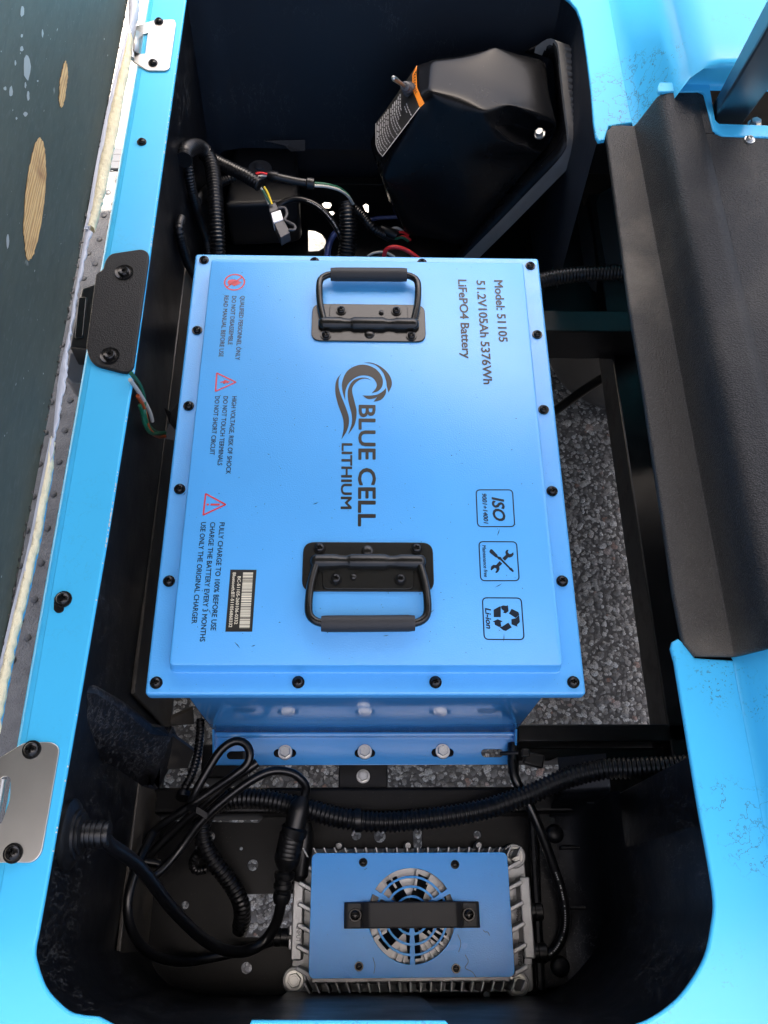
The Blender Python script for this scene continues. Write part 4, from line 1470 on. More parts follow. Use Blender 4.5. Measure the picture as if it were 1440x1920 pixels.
link('fan', fan.me(), M['connector_black'], chg, smooth=False)
cs = screw_mesh(0.0042)
for i, (u, v_) in enumerate(((681, 1617), (853, 1621), (673, 1812), (855, 1816))):
    put('cover_screw', cs, at(u, v_, ZC + 0.001), chg, M['screw_black'], rot=(0, 0, i))
for L in ([(699, 1795), (703, 1810), (701, 1825)], [(872, 1790), (878, 1803), (872, 1815), (885, 1822), (893, 1833)], [(858, 1752), (864, 1768), (860, 1785)], [(906, 1744), (910, 1748), (914, 1747), (918, 1754)], [(683, 1631), (688, 1628)]):
    P = [at(u, v_, ZC + 0.0001) for u, v_ in L]
    link('scratch', tube_mesh(resample(spline(P, 5), 0.001), [0.00022] * len(resample(spline(P, 5), 0.001)), 5), M['print_dark'], chg)
# strap handle
ha, hb_ = at(645, 1713, ZC + 0.012), at(901, 1718, ZC + 0.012)
hy = (ha.y + hb_.y) / 2; hw = 0.0115
prof = [(ha.x, ZC), (ha.x, ZC + 0.006), (ha.x + 0.003, ZC + 0.009), (ha.x + 0.017, ZC + 0.009), (ha.x + 0.0175, ZC + 0.0145), (ha.x + 0.024, ZC + 0.020), ((ha.x + hb_.x) / 2, ZC + 0.0225),
        (hb_.x - 0.024, ZC + 0.020), (hb_.x - 0.0175, ZC + 0.0145), (hb_.x - 0.017, ZC + 0.009), (hb_.x - 0.003, ZC + 0.009), (hb_.x, ZC + 0.006), (hb_.x, ZC)]
low_ = [(ha.x, ZC), (ha.x + 0.002, ZC), (ha.x + 0.003, ZC + 0.0002), (ha.x + 0.014, ZC + 0.0003), (ha.x + 0.018, ZC + 0.0006), (ha.x + 0.026, ZC + 0.013), ((ha.x + hb_.x) / 2, ZC + 0.0155),
        (hb_.x - 0.026, ZC + 0.013), (hb_.x - 0.018, ZC + 0.0006), (hb_.x - 0.014, ZC + 0.0003), (hb_.x - 0.003, ZC + 0.0002), (hb_.x - 0.002, ZC), (hb_.x, ZC)]
v = []; f = []
n = len(prof)
for yy in (hy - hw, hy + hw):
    v += [(x, yy, z) for x, z in prof] + [(x, yy, z) for x, z in low_]
for i in range(n - 1):
    f.append((i, i + 1, 2 * n + i + 1, 2 * n + i))
    f.append((n + i, 3 * n + i, 3 * n + i + 1, n + i + 1))
    f.append((i, n + i, n + i + 1, i + 1))
    f.append((2 * n + i, 2 * n + i + 1, 3 * n + i + 1, 3 * n + i))
hm = mesh(v, f)
bm = bmesh.new(); bm.from_mesh(hm); bmesh.ops.remove_doubles(bm, verts=bm.verts, dist=1e-5); bmesh.ops.recalc_face_normals(bm, faces=bm.faces); bm.to_mesh(hm); bm.free()
ho = link('strap_handle', hm, M['grip_rubber'], chg, smooth=False, bevel=0.0016, seg=2)
hs = screw_mesh(0.0062)
for u in (666, 879):
    p = at(u, 1713 if u < 700 else 1717, ZC + 0.010); p.y = hy
    o = put('screw', hs, p, ho, M['screw_black'])
    o.location = p - wloc(ho)
# corner bolts
cb = hexbolt_mesh(0.0095)
for u, v_ in ((964, 1605), (552, 1838), (970, 1845)):
    link('bolt_lug', MB().lathe([(0.0125, 0.333), (0.0125, 0.343), (0.0115, 0.3442)], 24, Matrix.Translation(Vector((at(u, v_, 0.344).x, at(u, v_, 0.344).y, 0)))).me(), ca, chg, angle=40)
for i, (u, v_) in enumerate(((964, 1605), (552, 1838), (970, 1845))):
    put('corner_bolt', cb, at(u, v_, 0.3445), chg, M['zinc'] if i != 2 else M['zinc'], rot=(0, 0, i))
# glands
def gland(name, u, v_, r, L, dirx, z):
    p = at(u, v_, z)
    mb = MB()
    rot = Matrix.Translation(p) @ Matrix.Rotation(math.radians(90) * dirx, 4, 'Y')
    mb.lathe([(r * 1.15, -0.008), (r * 1.15, 0.0), (r, 0.0005), (r, L * 0.45), (r * 0.93, L * 0.48), (r * 1.02, L * 0.52), (r * 1.02, L * 0.92), (r * 0.85, L)], 24, rot)
    return link(name, mb.me(), M['connector_black'], chg, angle=40)
gland('signal_gland', 988, 1710, 0.0085, 0.016, 1, 0.357)
gland('output_gland', 992, 1787, 0.0092, 0.018, 1, 0.357)
gland('input_gland', 540, 1757, 0.0085, 0.014, -1, 0.357)
for u, v_ in ((985, 1709), (988, 1786), (549, 1757)):
    p = at(u, v_, 0.362)
    link('gland_block', MB().box(p.x - 0.004, p.x + 0.004, p.y - 0.011, p.y + 0.011, 0.344, 0.3665).me(), M['connector_black'] if False else ca, chg, smooth=False, bevel=0.001)
def cast_text(s, u0, v0, u1, v1, cap, z):
    p0, p1 = at(u0, v0, z), at(u1, v1, z)
    d = (p1 - p0).normalized(); up = Vector((-d.y, d.x, 0))
    tv, tf = text_verts(s, p0, d, up, (p1 - p0).length, cap, 0.01)
    link('cast_lettering', mesh(tv, tf), M['grey_plastic'], chg, smooth=False)
cast_text('SIGNAL', 976, 1727, 977, 1682, 0.0042, 0.3683)
cast_text('OUTPUT', 979, 1811, 980, 1764, 0.0042, 0.3683)
cast_text('INPUT', 556, 1738, 555, 1766, 0.0042, 0.3683)

# ================================================================== SEAT
LEAN = math.radians(14)
seat = thing('flipped_up_seat', (-0.28, 0.5, 0.69), 'flipped-up bench seat showing its dark green plywood underside and torn foam edge', 'seat')
EX, EZ = -0.2635, 0.70
pd = Vector((-math.sin(LEAN), 0, math.cos(LEAN)))       # up the board
pn = Vector((math.cos(LEAN), 0, math.sin(LEAN)))        # towards the compartment
pe = Vector((EX, 0, EZ))
SY0, SY1, SH = -0.02, 1.12, 0.50
def bp(y, s, n=0.0):
    return pe + pd * s + pn * n + Vector((0, y, 0))
vb = [bp(y, s, n) for n in (0, -0.013) for y in (SY0, SY1) for s in (0, SH)]
link('plywood_board', mesh(vb, [(0, 2, 3, 1), (4, 5, 7, 6), (0, 4, 6, 2), (1, 3, 7, 5), (0, 1, 5, 4), (2, 6, 7, 3)]), M['plywood'], seat, smooth=False)
cv = []
for n, s0, s1, yy in ((-0.014, 0.0, SH, 0.0), (-0.03, -0.002, SH + 0.005, 0.008), (-0.09, 0.02, SH - 0.01, 0.0), (-0.11, 0.06, SH - 0.05, -0.04)):
    cv.append([bp(y, s, n) for y, s in ((SY0 - yy, s0), (SY1 + yy, s0), (SY1 + yy, s1), (SY0 - yy, s1))])
v = [p for r_ in cv for p in r_]; f = []
for j in range(3):
    for i in range(4):
        k = (i + 1) % 4
        f.append((j * 4 + i, (j + 1) * 4 + i, (j + 1) * 4 + k, j * 4 + k))
f.append((12, 15, 14, 13)); f.append((0, 1, 2, 3))
me = mesh(v, f)
bm = bmesh.new(); bm.from_mesh(me); bmesh.ops.recalc_face_normals(bm, faces=bm.faces); bm.to_mesh(me); bm.free()
link('seat_cushion', me, M['cushion_vinyl'], seat, bevel=0.012, seg=3)
def on_board(u, v_):
    return at_plane(u, v_, pe, pn)
def patch(pts, n=0.0006):
    P = [on_board(u + random.uniform(-0.9, 0.9), v_ + random.uniform(-1.5, 1.5)) + pn * n for u, v_ in pts]
    o = link('wood_patch', mesh(P, [tuple(range(len(P)))]), M['patch'], seat, smooth=False)
    m_ = o.modifiers.new('t', 'SOLIDIFY'); m_.thickness = 0.0004; m_.offset = 0
    return o
def el(L, n=7):
    return [tuple(p) for p in spline([Vector((u, v_, 0)) for u, v_ in L], n)]
patch([(a, b) for a, b, _ in el([(73, 257), (64, 272), (53, 320), (46, 375), (43, 430), (48, 478), (53, 488), (62, 475), (74, 430), (82, 370), (85, 310), (81, 272), (73, 257)])[:-1]])
patch([(a, b) for a, b, _ in el([(122, 113), (116, 130), (111, 160), (110, 190), (114, 202), (119, 190), (124, 160), (126, 132), (122, 113)])[:-1]])
for u, v_, a_, b_ in ((41, 22, 4.5, 10), (40, 67, 2.5, 3.5), (40, 91, 4, 5.5), (50, 125, 6.5, 25), (20, 172, 4, 11), (9, 166, 3, 4), (52, 179, 3, 10), (47, 214, 4, 5), (79, 63, 2, 8), (47, 160, 2, 6), (14, 452, 3, 14), (28, 118, 2, 5), (70, 152, 1.6, 2.2), (30, 222, 2, 3)):
    pts_ = [(u + a_ * random.uniform(0.7, 1.15) * math.cos(q), v_ + b_ * random.uniform(0.75, 1.15) * math.sin(q)) for q in np.linspace(0, 2 * math.pi, 11)[:-1]]
    P = [on_board(*q) + pn * 0.0004 for q in pts_]
    link('paint_fleck', mesh(P, [tuple(range(len(P)))]), M['paint_fleck'], seat, smooth=False)
# torn edge: foam lips and vinyl wrap along the hinge edge of the board
def lip(name, inner, outer_, z, thick, mat, wob=0.0, per=6):
    a = spline([at(u, v_, z) for u, v_ in inner], per)
    b = spline([at(u, v_, z) for u, v_ in outer_], per)
    n = min(len(a), len(b))
    rows = []
    for i in range(n):
        p, q = a[i], b[i]
        w_ = Vector((random.uniform(-wob, wob), random.uniform(-wob, wob), random.uniform(-wob, wob) * 0.5))
        q = q + w_
        h = thick
        rows.append([p + Vector((0, 0, 0.001)), p.lerp(q, 0.3) + Vector((0, 0, h * 0.55)), p.lerp(q, 0.7) + Vector((0, 0, h * 0.5)) + w_ * 0.4, q + Vector((0, 0, 0)), q.lerp(p, 0.1) + Vector((0, 0, -h * 0.8)), p + Vector((0, 0, -h))])
    return link(name, loft(rows), mat, seat, angle=70)
inn = [(242, 62), (228, 115), (213, 175), (200, 235), (187, 300), (177, 355), (169, 405), (163, 430)]
out_ = [(247, 70), (243, 115), (231, 180), (222, 235), (211, 285), (198, 345), (188, 385), (176, 428)]
lip('foam_lip', inn, out_, 0.699, 0.007, M['foam'], 0.0007)
inn = [(99, 822), (87, 880), (77, 930), (66, 985), (57, 1030), (42, 1085), (24, 1160), (8, 1230), (-8, 1300), (-25, 1380)]
out_ = [(97, 822), (95, 880), (86, 930), (77, 985), (68, 1030), (56, 1085), (42, 1145), (28, 1200), (10, 1290), (-4, 1370)]
lip('foam_lip', inn, out_, 0.699, 0.007, M['foam'], 0.0008)
# blue skin edge of the foam
lip('foam_skin', [(u + 0.5, v_) for u, v_ in out_], [(u + 2.5, v_ + 2) for u, v_ in out_], 0.690, 0.004, M['foam_skin_blue'], 0.0004)
inn = [(246, -40), (242, 20), (242, 62)]
lip('vinyl_wrap', [(240, -40), (241, 0), (242, 60)], [(258, -40), (259, 10), (247, 66)], 0.700, 0.008, M['vinyl_grey'], 0.0015)
inn = [(162, 430), (153, 480), (145, 525), (137, 570), (131, 610), (124, 645), (116, 680), (109, 720), (104, 770), (99, 822)]
out_ = [(172, 434), (160, 482), (151, 527), (142, 572), (136, 612), (130, 645), (126, 690), (121, 730), (112, 775), (101, 826)]
lip('vinyl_wrap', inn, out_, 0.6990, 0.0025, M['vinyl_grey'], 0.0010)
lip('vinyl_wrap', [(u - 5, v_) for u, v_ in [(242, 62), (213, 175), (187, 300), (169, 405), (163, 430)]], [(u + 2, v_) for u, v_ in [(242, 62), (213, 175), (187, 300), (169, 405), (163, 430)]], 0.7015, 0.0018, M['vinyl_grey'], 0.0009, 12)
lip('vinyl_wrap', [(99 - 5, 822), (72, 930), (52, 1030), (19, 1160), (-13, 1300)], [(104, 822), (80, 930), (60, 1030), (28, 1160), (-4, 1300)], 0.7015, 0.0018, M['vinyl_grey'], 0.0009, 12)
tear = MB()
for i in range(130):
    y_ = random.uniform(0.1, 0.95)
    p = bp(y_, random.uniform(0.0, 0.003), 0.0008)
    L_ = random.uniform(0.001, 0.0035)
    tear.add([(0, -L_, 0), (0.0008, 0, 0.0006), (0, L_, 0), (-0.0006, 0, 0.001)], [(0, 1, 3), (1, 2, 3), (0, 3, 2), (0, 2, 1)], Matrix.Translation(p) @ Matrix.Rotation(random.uniform(-0.5, 0.5), 4, 'X'))
tag(link('splinters', tear.me(), M['label_black'], seat, smooth=False), kind='stuff')

# ================================================================== CONTROLLER COVER
cc = thing('controller_cover', (0.10, 0.80, 0.34), 'black moulded cover with orange warning label, toggle switch and ribbed rubber gasket', 'plastic cover')
K = {
    'FTL': at(806, 172, 0.640), 'BTL': at(816, 103, 0.640), 'BTM': at(930, 84, 0.640), 'BTR': at(1028, 102, 0.620), 'FTR': at(1047, 230, 0.605),
    'LUF': at(786, 190, 0.628), 'LUB': at(778, 118, 0.628),
    'LLF': at(734, 296, 0.565), 'LLB': at(702, 238, 0.575), 'LBF': at(716, 336, 0.54), 'LBB': at(690, 262, 0.545),
    'BF': at(764, 446, 0.43), 'BB': at(735, 400, 0.42), 'DF': at(862, 486, 0.41),
    'S0': at(907, 208, 0.630), 'S1': at(921, 237, 0.612), 'S2': at(958, 268, 0.592), 'S3': at(1016, 291, 0.572), 'T1': at(958, 195, 0.624), 'S4': at(1032, 270, 0.575),
    'P1': at(965, 235, 0.592), 'P2': at(1022, 250, 0.572),
    'RB': at(1040, 130, 0.55),
}
K['KB1'] = K['BTL'] + Vector((0.012, 0.004, -0.13)); K['KB2'] = K['BTR'] + Vector((0.0, 0.004, -0.12))
names = list(K)
ix = {n_: i for i, n_ in enumerate(names)}
def fa(*a):
    return tuple(ix[q] for q in a)
faces = [fa('FTL', 'S0', 'T1', 'FTR', 'BTR', 'BTM', 'BTL'),
         fa('FTL', 'BTL', 'LUB', 'LUF'),
         fa('LUF', 'LUB', 'LLB', 'LLF'),
         fa('LLF', 'LLB', 'LBB', 'LBF'),
         fa('LBF', 'LBB', 'BB', 'BF'),
         fa('S0', 'FTL', 'LUF', 'LLF', 'LBF', 'BF', 'DF', 'S4', 'S3', 'S2', 'S1'),
         fa('S0', 'S1', 'P1', 'T1'), fa('S1', 'S2', 'P1'), fa('S2', 'S3', 'P2', 'P1'), fa('S3', 'S4', 'P2'), fa('T1', 'P1', 'P2', 'FTR'), fa('P2', 'S4', 'FTR'),
         fa('FTR', 'S4', 'DF', 'RB', 'KB2', 'BTR'), fa('DF', 'BF', 'BB', 'RB'), fa('BTR', 'KB2', 'KB1', 'BTL', 'BTM'), fa('BTL', 'KB1', 'LBB', 'LLB', 'LUB'), fa('KB1', 'KB2', 'RB', 'BB', 'LBB')]
me = mesh([K[n_] for n_ in names], faces)
bm = bmesh.new(); bm.from_mesh(me); bmesh.ops.recalc_face_normals(bm, faces=bm.faces); bm.to_mesh(me); bm.free()
co = link('cover_shell', me, M['cover'], cc)
for p in me.polygons: p.use_smooth = True
me.set_sharp_from_angle(angle=math.radians(180))
bm = bmesh.new(); bm.from_mesh(me)
cr = bm.edges.layers.float.get('crease_edge') or bm.edges.layers.float.new('crease_edge')
for e in bm.edges:
    e[cr] = 0.47
bm.to_mesh(me); bm.free()
ss = co.modifiers.new('moulded', 'SUBSURF'); ss.levels = 4; ss.render_levels = 4
# gasket: a thick band following the open side of the shell
gpath = [at(1010, 92, 0.628), at(1030, 78, 0.636), at(1045, 78, 0.636), at(1053, 95, 0.632), at(1059, 150, 0.618), at(1066, 210, 0.603), at(1071, 252, 0.592), at(1068, 278, 0.580),
         at(1050, 306, 0.562), at(1000, 358, 0.525), at(940, 420, 0.478), at(880, 480, 0.43), at(850, 512, 0.405)]
gp = resample(spline(gpath, 8), 0.005)
offs = Vector((0.016, 0.006, -0.008))
gv = []; gf = []
for i, p in enumerate(gp):
    T_ = (gp[min(i + 1, len(gp) - 1)] - gp[max(i - 1, 0)]).normalized()
    inw = Vector((-0.0045, -0.001, 0.0035))
    gv += [p + inw, p + Vector((0, 0, 0.0012)), p + offs * 0.12 + Vector((0, 0, 0.001)), p + offs, p + offs + Vector((-0.006, 0, -0.006)), p + inw + Vector((0.0, 0.0, -0.008))]
for i in range(len(gp) - 1):
    for k in range(6):
        q = (k + 1) % 6
        gf.append((i * 6 + k, (i + 1) * 6 + k, (i + 1) * 6 + q, i * 6 + q))
me = mesh(gv, gf)
bm = bmesh.new(); bm.from_mesh(me); bmesh.ops.recalc_face_normals(bm, faces=bm.faces); bm.to_mesh(me); bm.free()
link('gasket', me, M['gasket_rubber'], cc, angle=40)
rib = MB()
for i in range(15):
    s = i / 14
    p = at(1052 + 20 * s, 92 + 165 * s, 0.632 - 0.040 * s)
    q = p + offs * 0.85
    m_ = p + offs * 0.25
    rib.add([m_ + Vector((0, 0.0022, 0.001)), m_ + Vector((0, -0.0022, 0.001)), q + Vector((0.0015, -0.0022, 0.0015)), q + Vector((0.0015, 0.0022, 0.0015)), m_ + Vector((0, 0, 0.0042)), q + Vector((0.002, 0, 0.0042))],
            [(0, 1, 4), (2, 3, 5), (1, 2, 5, 4), (3, 0, 4, 5), (0, 3, 2, 1)])
link('gasket_rib_row', rib.me(), M['gasket_rubber'], cc, smooth=False)
sa = [at(*q) for q in ((985, 100, 0.620), (1022, 106, 0.615), (1036, 118, 0.610), (1040, 150, 0.600), (1044, 200, 0.590), (1043, 240, 0.580), (1028, 272, 0.566), (985, 318, 0.535), (925, 385, 0.485), (870, 450, 0.435), (845, 490, 0.405))]
sb = [p + Vector((-0.004, -0.001, 0.0)) for p in (at(1008, 90, 0.628), at(1030, 80, 0.634), at(1046, 84, 0.634), at(1057, 140, 0.618), at(1065, 205, 0.602), at(1070, 250, 0.590), at(1060, 288, 0.572), at(1005, 350, 0.528), at(945, 412, 0.482), at(885, 473, 0.434), at(850, 510, 0.404))]
o = link('mounting_flange', loft([spline(sa, 4), spline(sb, 4)]), M['cover'], cc, angle=60)
solid(o, 0.003)
put('bolt', hexbolt_mesh(0.0068), at(1012, 252, 0.590), cc, M['zinc'], rot=(0.15, -0.35, 0.2))
# wrap-round label on the rounded left side
def on_side(u, v_):
    """point just off the left facets of the cover"""
    best = None
    for poly in (('FTL', 'BTL', 'LUB', 'LUF'), ('LUF', 'LUB', 'LLB', 'LLF')):
        a, b, c_ = K[poly[0]], K[poly[1]], K[poly[2]]
        n_ = (b - a).cross(c_ - a).normalized()
        if n_.dot(CAM - a) < 0: n_ = -n_
        p = at_plane(u, v_, a + n_ * 0.0015, n_)
        d = (p - CAM).length
        if best is None or d > best[0]:
            best = (d, p)
    return best[1]
def side_sheet(name, grid, mat, lift=0.0):
    rows = [[on_side(u, v_) + (CAM - on_side(u, v_)).normalized() * lift for u, v_ in r_] for r_ in grid]
    return link(name, loft(rows), mat, cc, smooth=False)
def lerp_grid(a, b, n):
    return [[(p[0] * (1 - k / n) + q[0] * k / n, p[1] * (1 - k / n) + q[1] * k / n) for p, q in zip(a, b)] for k in range(n + 1)]
upper = [(780, 125), (773, 140), (773, 165), (779, 182), (787, 202)]
lower = [(726, 202), (704, 232), (704, 270), (708, 284), (717, 294)]
top2 = [(782, 122), (781, 140), (782, 163), (788, 178), (796, 194)]
side_sheet('warning_label', lerp_grid(upper, lower, 6), M['label_black'], 0.001)
side_sheet('label_band', lerp_grid(top2, upper, 3), M['label_orange'], 0.0015)
def side_strip(a, b, w_):
    d = Vector((b[0] - a[0], b[1] - a[1])); n_ = Vector((-d.y, d.x)).normalized() * w_ / 2
    return [[(a[0] + n_.x, a[1] + n_.y), (b[0] + n_.x, b[1] + n_.y)], [(a[0] - n_.x, a[1] - n_.y), (b[0] - n_.x, b[1] - n_.y)]]
sv = []; sf = []
def add_strip(a, b, w_, lift=0.0022):
    k = len(sv)
    for r_ in side_strip(a, b, w_):
        for u, v_ in r_:
            p = on_side(u, v_)
            sv.append(p + (CAM - p).normalized() * lift)
    sf.append((k, k + 1, k + 3, k + 2))
def uvl(s, t_):
    """s down the label 0..1, t across 0..1"""
    up_ = np.array(upper, float); lo_ = np.array(lower, float)
    tt = np.linspace(0, 1, 5)
    a = np.array([np.interp(t_, tt, up_[:, 0]), np.interp(t_, tt, up_[:, 1])])
    b = np.array([np.interp(t_, tt, lo_[:, 0]), np.interp(t_, tt, lo_[:, 1])])
    return tuple(a * (1 - s) + b * s)
# border line and rows of small print
add_strip(uvl(0.0, 0.99), uvl(1.0, 0.99), 1.5)
for t0 in np.linspace(0.25, 0.95, 6): add_strip(uvl(0.99, t0), uvl(0.99, t0 + 0.14), 1.2)
for s, t0, t1 in ((0.20, 0.62, 0.95), (0.25, 0.62, 0.80), (0.33, 0.30, 0.62), (0.38, 0.30, 0.70), (0.43, 0.32, 0.72), (0.48, 0.30, 0.96), (0.53, 0.30, 0.9), (0.58, 0.32, 0.96), (0.66, 0.28, 0.96), (0.71, 0.28, 0.8), (0.76, 0.28, 0.95), (0.81, 0.28, 0.9), (0.86, 0.28, 0.96), (0.91, 0.28, 0.93), (0.95, 0.3, 0.85)):
    t_ = t0
    while t_ < t1:
        dt = random.uniform(0.03, 0.08)
        add_strip(uvl(s, t_), uvl(s, min(t1, t_ + dt)), 1.6)
        t_ += dt + 0.018
link('label_print', mesh(sv, sf), M['label_grey'], cc, smooth=False)
sv = []; sf = []
for t_ in np.linspace(0.15, 0.62, 10):
    a = uvl(0, t_); add_strip((a[0] + 3, a[1] - 0.5), (a[0] + 6.5, a[1] - 1), 1.6, 0.003)
    add_strip((a[0] + 3, a[1] + 0.5), (a[0] + 3, a[1] + 3.0), 1.0, 0.003)
link('label_print', mesh(sv, sf), M['label_black'], cc, smooth=False)
# toggle switch
tb = at(762, 164, 0.632); te = at(737, 146, 0.668)
dv = (te - tb).normalized()
q = dv.to_track_quat('Z', 'Y').to_matrix().to_4x4()
ts = link('toggle_switch', MB().lathe([(0.0085, -0.016), (0.0085, -0.010), (0.0066, -0.0095), (0.0066, 0.0), (0.0056, 0.0005), (0.0056, 0.006), (0.0042, 0.007)], 20, Matrix.Translation(tb) @ q).me(), M['grey_plastic'], cc, angle=35)
L_ = (te - tb).length
link('lever', MB().lathe([(0.0018, 0), (0.0024, L_ * 0.5), (0.0030, L_ * 0.92), (0.0022, L_), (0.0008, L_ + 0.0008)], 14, Matrix.Translation(tb) @ q).me(), M['zinc'], ts)

# ================================================================== HINGES, LATCH, INLET
hz_ = ZR + 0.0022
hs_me = screw_mesh(0.0052)
hb_me = screw_mesh(0.0068)
h = thing('hinge_plate', at(300, 85, ZR), 'brushed steel hinge plate with two black screws, beyond the battery on the left rim', 'hinge', 'seat hinges on the left rim')
out = XY([(252, 49), (290, 37), (327, 36), (330, 44), (318, 127), (311, 132), (277, 132), (247, 114), (249, 92), (254, 70)], hz_)
plate('leaf', [round_poly(out, 0.0022, 3), XY([(268, 63), (277, 61), (272, 100), (263, 101)], hz_)], hz_, 0.002, M['hinge_steel'], h, bev=0.0006)
K_ = [at(268, 62, hz_), at(254, 55, hz_ + 0.007), at(248, 58, hz_ + 0.004), at(263, 101, hz_), at(251, 92, hz_ + 0.007), at(246, 96, hz_ + 0.003)]
o = link('knuckle', mesh(K_, [(0, 1, 4, 3), (1, 2, 5, 4)]), M['hinge_steel'], h, bevel=0.001)
solid(o, 0.002)
o = link('knuckle_pin', tube_mesh([at(252, 60, hz_ + 0.003), at(248, 92, hz_ + 0.003), at(247, 110, hz_ + 0.003)], [0.0028] * 3, 12), M['hinge_steel'], h)
for u, v in ((298, 41), (287, 119)):
    put('screw', hs_me, at(u, v, hz_), h, M['screw_black'])
h = thing('hinge_plate', at(55, 1505, ZR), 'brushed steel hinge plate at the near end of the left rim beside the charging inlet', 'hinge', 'seat hinges on the left rim')
out = XY([(-60, 1440), (0, 1420), (47, 1391), (99, 1391), (112, 1402), (78, 1600), (62, 1618), (-40, 1617), (-62, 1580)], hz_)
plate('leaf', [round_poly(out, 0.004, 4), round_poly(XY([(4, 1456), (20, 1456), (18, 1500), (2, 1546), (-22, 1546), (-16, 1490)], hz_), 0.003, 3)], hz_, 0.002, M['hinge_steel'], h, bev=0.0006)
link('knuckle_pin', tube_mesh([at(2, 1462, hz_ + 0.0005), at(-4, 1500, hz_ + 0.0005), at(-14, 1548, hz_ + 0.0005)], [0.0032] * 3, 12), M['hinge_steel'], h)
for u, v in ((60, 1406), (25, 1600)):
    put('screw', hb_me, at(u, v, hz_), h, M['screw_black'])

lt = thing('seat_latch_plate', at(220, 585, ZR), 'black grained latch plate with two dished rivets on the left rim', 'latch')
zl_ = ZR + 0.003
out = XY([(197, 488), (207, 475), (267, 466), (278, 473), (279, 485), (250, 688), (241, 698), (230, 698), (180, 685), (168, 673), (161, 650), (180, 512), (193, 505)], zl_)
plate('cover_plate', [round_poly(out, [0.004, 0.004, 0.004, 0.003, 0.004, 0.004, 0.003, 0.003, 0.005, 0.005, 0.004, 0.003, 0.003], 4)], zl_, 0.004, M['plate_grain'], lt, bev=0.0012)
rv = MB().lathe([(0.0088, 0.0004), (0.0086, 0.0012), (0.0066, 0.0004), (0.0050, 0.0006), (0.0049, 0.0026), (0.0040, 0.0034), (0.0018, 0.0030), (0.0017, 0.0012), (0.0006, 0.0010)], 28).me()
for u, v in ((233, 511), (206, 667)):
    put('rivet', rv, at(u, v, zl_), lt, M['screw_black'])
zq = 0.655
bx_ = XY([(153, 540), (181, 531), (167, 655), (131, 650), (140, 600)], zq)
plate('latch_body', [bx_], zq, 0.03, M['connector_black'], lt, bev=0.002)
p = at(155, 592, zq + 0.002)
sl_ = [Vector((p.x + x + y * 0.03, p.y + y)) for y, x in slot(0, 0, 0.038, 0.009)]
sl_ = round_poly(XY([(147, 556), (163, 556), (156, 632), (139, 634)], zq + 0.002), 0.003, 4)
plate('latch_slot', [sl_], zq + 0.002, 0.004, M['cable_black'], lt, bev=0.0012)
bx_ = XY([(130, 660), (166, 660), (160, 720), (134, 718), (122, 706)], 0.62)
plate('striker', [bx_], 0.62, 0.03, M['grey_plastic'], lt, bev=0.002)

rc = thing('charge_inlet', at(118, 1570, 0.5), 'black round charging inlet on the left wall with the cord plugged in', 'inlet')
pr = Vector((-0.2125, 0.066, 0.645))
mr = Matrix.Translation(pr) @ Matrix.Rotation(math.radians(90), 4, 'Y')
link('inlet_body', MB().lathe([(0.025, -0.002), (0.025, 0.0015), (0.023, 0.003), (0.018, 0.005), (0.018, 0.007), (0.016, 0.0075)], 36, mr).me(), M['connector_black'], rc, angle=35)
link('collar', MB().lathe([(0.0150, 0.0075), (0.0152, 0.0095), (0.013, 0.0100)], 32, mr).me(), M['connector_black'], rc, angle=35)

# ================================================================== CORDS AND CONDUITS
# fat charge cord from the inlet to the inline connector
pz0 = pr + Vector((0.0100, 0, 0))
pg = thing('power_cable', at(300, 1700, 0.45), 'thick black charge cord looping from the left inlet to the inline connector', 'cord')
mp_ = Matrix.Translation(pz0) @ Matrix.Rotation(math.radians(92), 4, 'Y')
prof = []
for k in range(3):
    z_ = k * 0.0042
    prof += [(0.0122, z_), (0.0122, z_ + 0.0024), (0.0108, z_ + 0.0027), (0.0108, z_ + 0.0040)]
prof += [(0.0128, 0.0128), (0.0128, 0.0166), (0.0105, 0.017), (0.0105, 0.0182), (0.0118, 0.0186), (0.0115, 0.0215), (0.0085, 0.022)]
prof = [(r_ * 0.78, z_ * 0.85) for r_, z_ in prof]
link('plug', MB().lathe(prof, 26, mp_).me(), M['connector_black'], pg, angle=35)
tip = pz0 + Vector((0.014, 0, 0))
P = [tip, at(205, 1583, 0.635), at(262, 1626, 0.58), at(330, 1712, 0.49), at(395, 1770, 0.42), at(450, 1785, 0.385), at(492, 1768, 0.37), at(518, 1730, 0.375), at(528, 1690, 0.385)]
pth = resample(spline(P), 0.004)
link('cord', tube_mesh(pth, [0.0054] * len(pth), 16), M['cable_black'], pg, angle=60)
# inline connector: strain relief, ribbed grip, body
def chain(name, pts, parent, mat=None, segs=20):
    """pts: (u, v, z, radius px)"""
    P = [at(a, b, c) for a, b, c, d in pts]
    R_ = [pxm(p, q[3]) for p, q in zip(P, pts)]
    return link(name, tube_mesh(P, R_, segs), mat or M['connector_black'], parent, angle=32)
seq = [(527, 1694, 0.385, 14), (528, 1684, 0.386, 17), (529, 1676, 0.387, 17), (530, 1673, 0.387, 15), (530, 1668, 0.388, 15), (530.5, 1666, 0.388, 18), (531, 1658, 0.389, 18), (531.5, 1656, 0.389, 16), (532, 1650, 0.390, 16),
       (533, 1646, 0.39, 19), (534, 1636, 0.392, 19), (534, 1633, 0.392, 12)]
chain('strain_relief', seq, pg)
seq = [(534, 1633, 0.393, 12), (535, 1626, 0.394, 17), (537, 1616, 0.395, 23)]
for k in range(6):
    v = 1608 - k * 8
    x = 539 + k * 1.7
    seq += [(x, v, 0.396 + k * 0.001, 24), (x + 0.6, v - 3.6, 0.397 + k * 0.001, 24), (x + 0.8, v - 4.4, 0.397 + k * 0.001, 21.5), (x + 1.4, v - 7.4, 0.397 + k * 0.001, 21.5)]
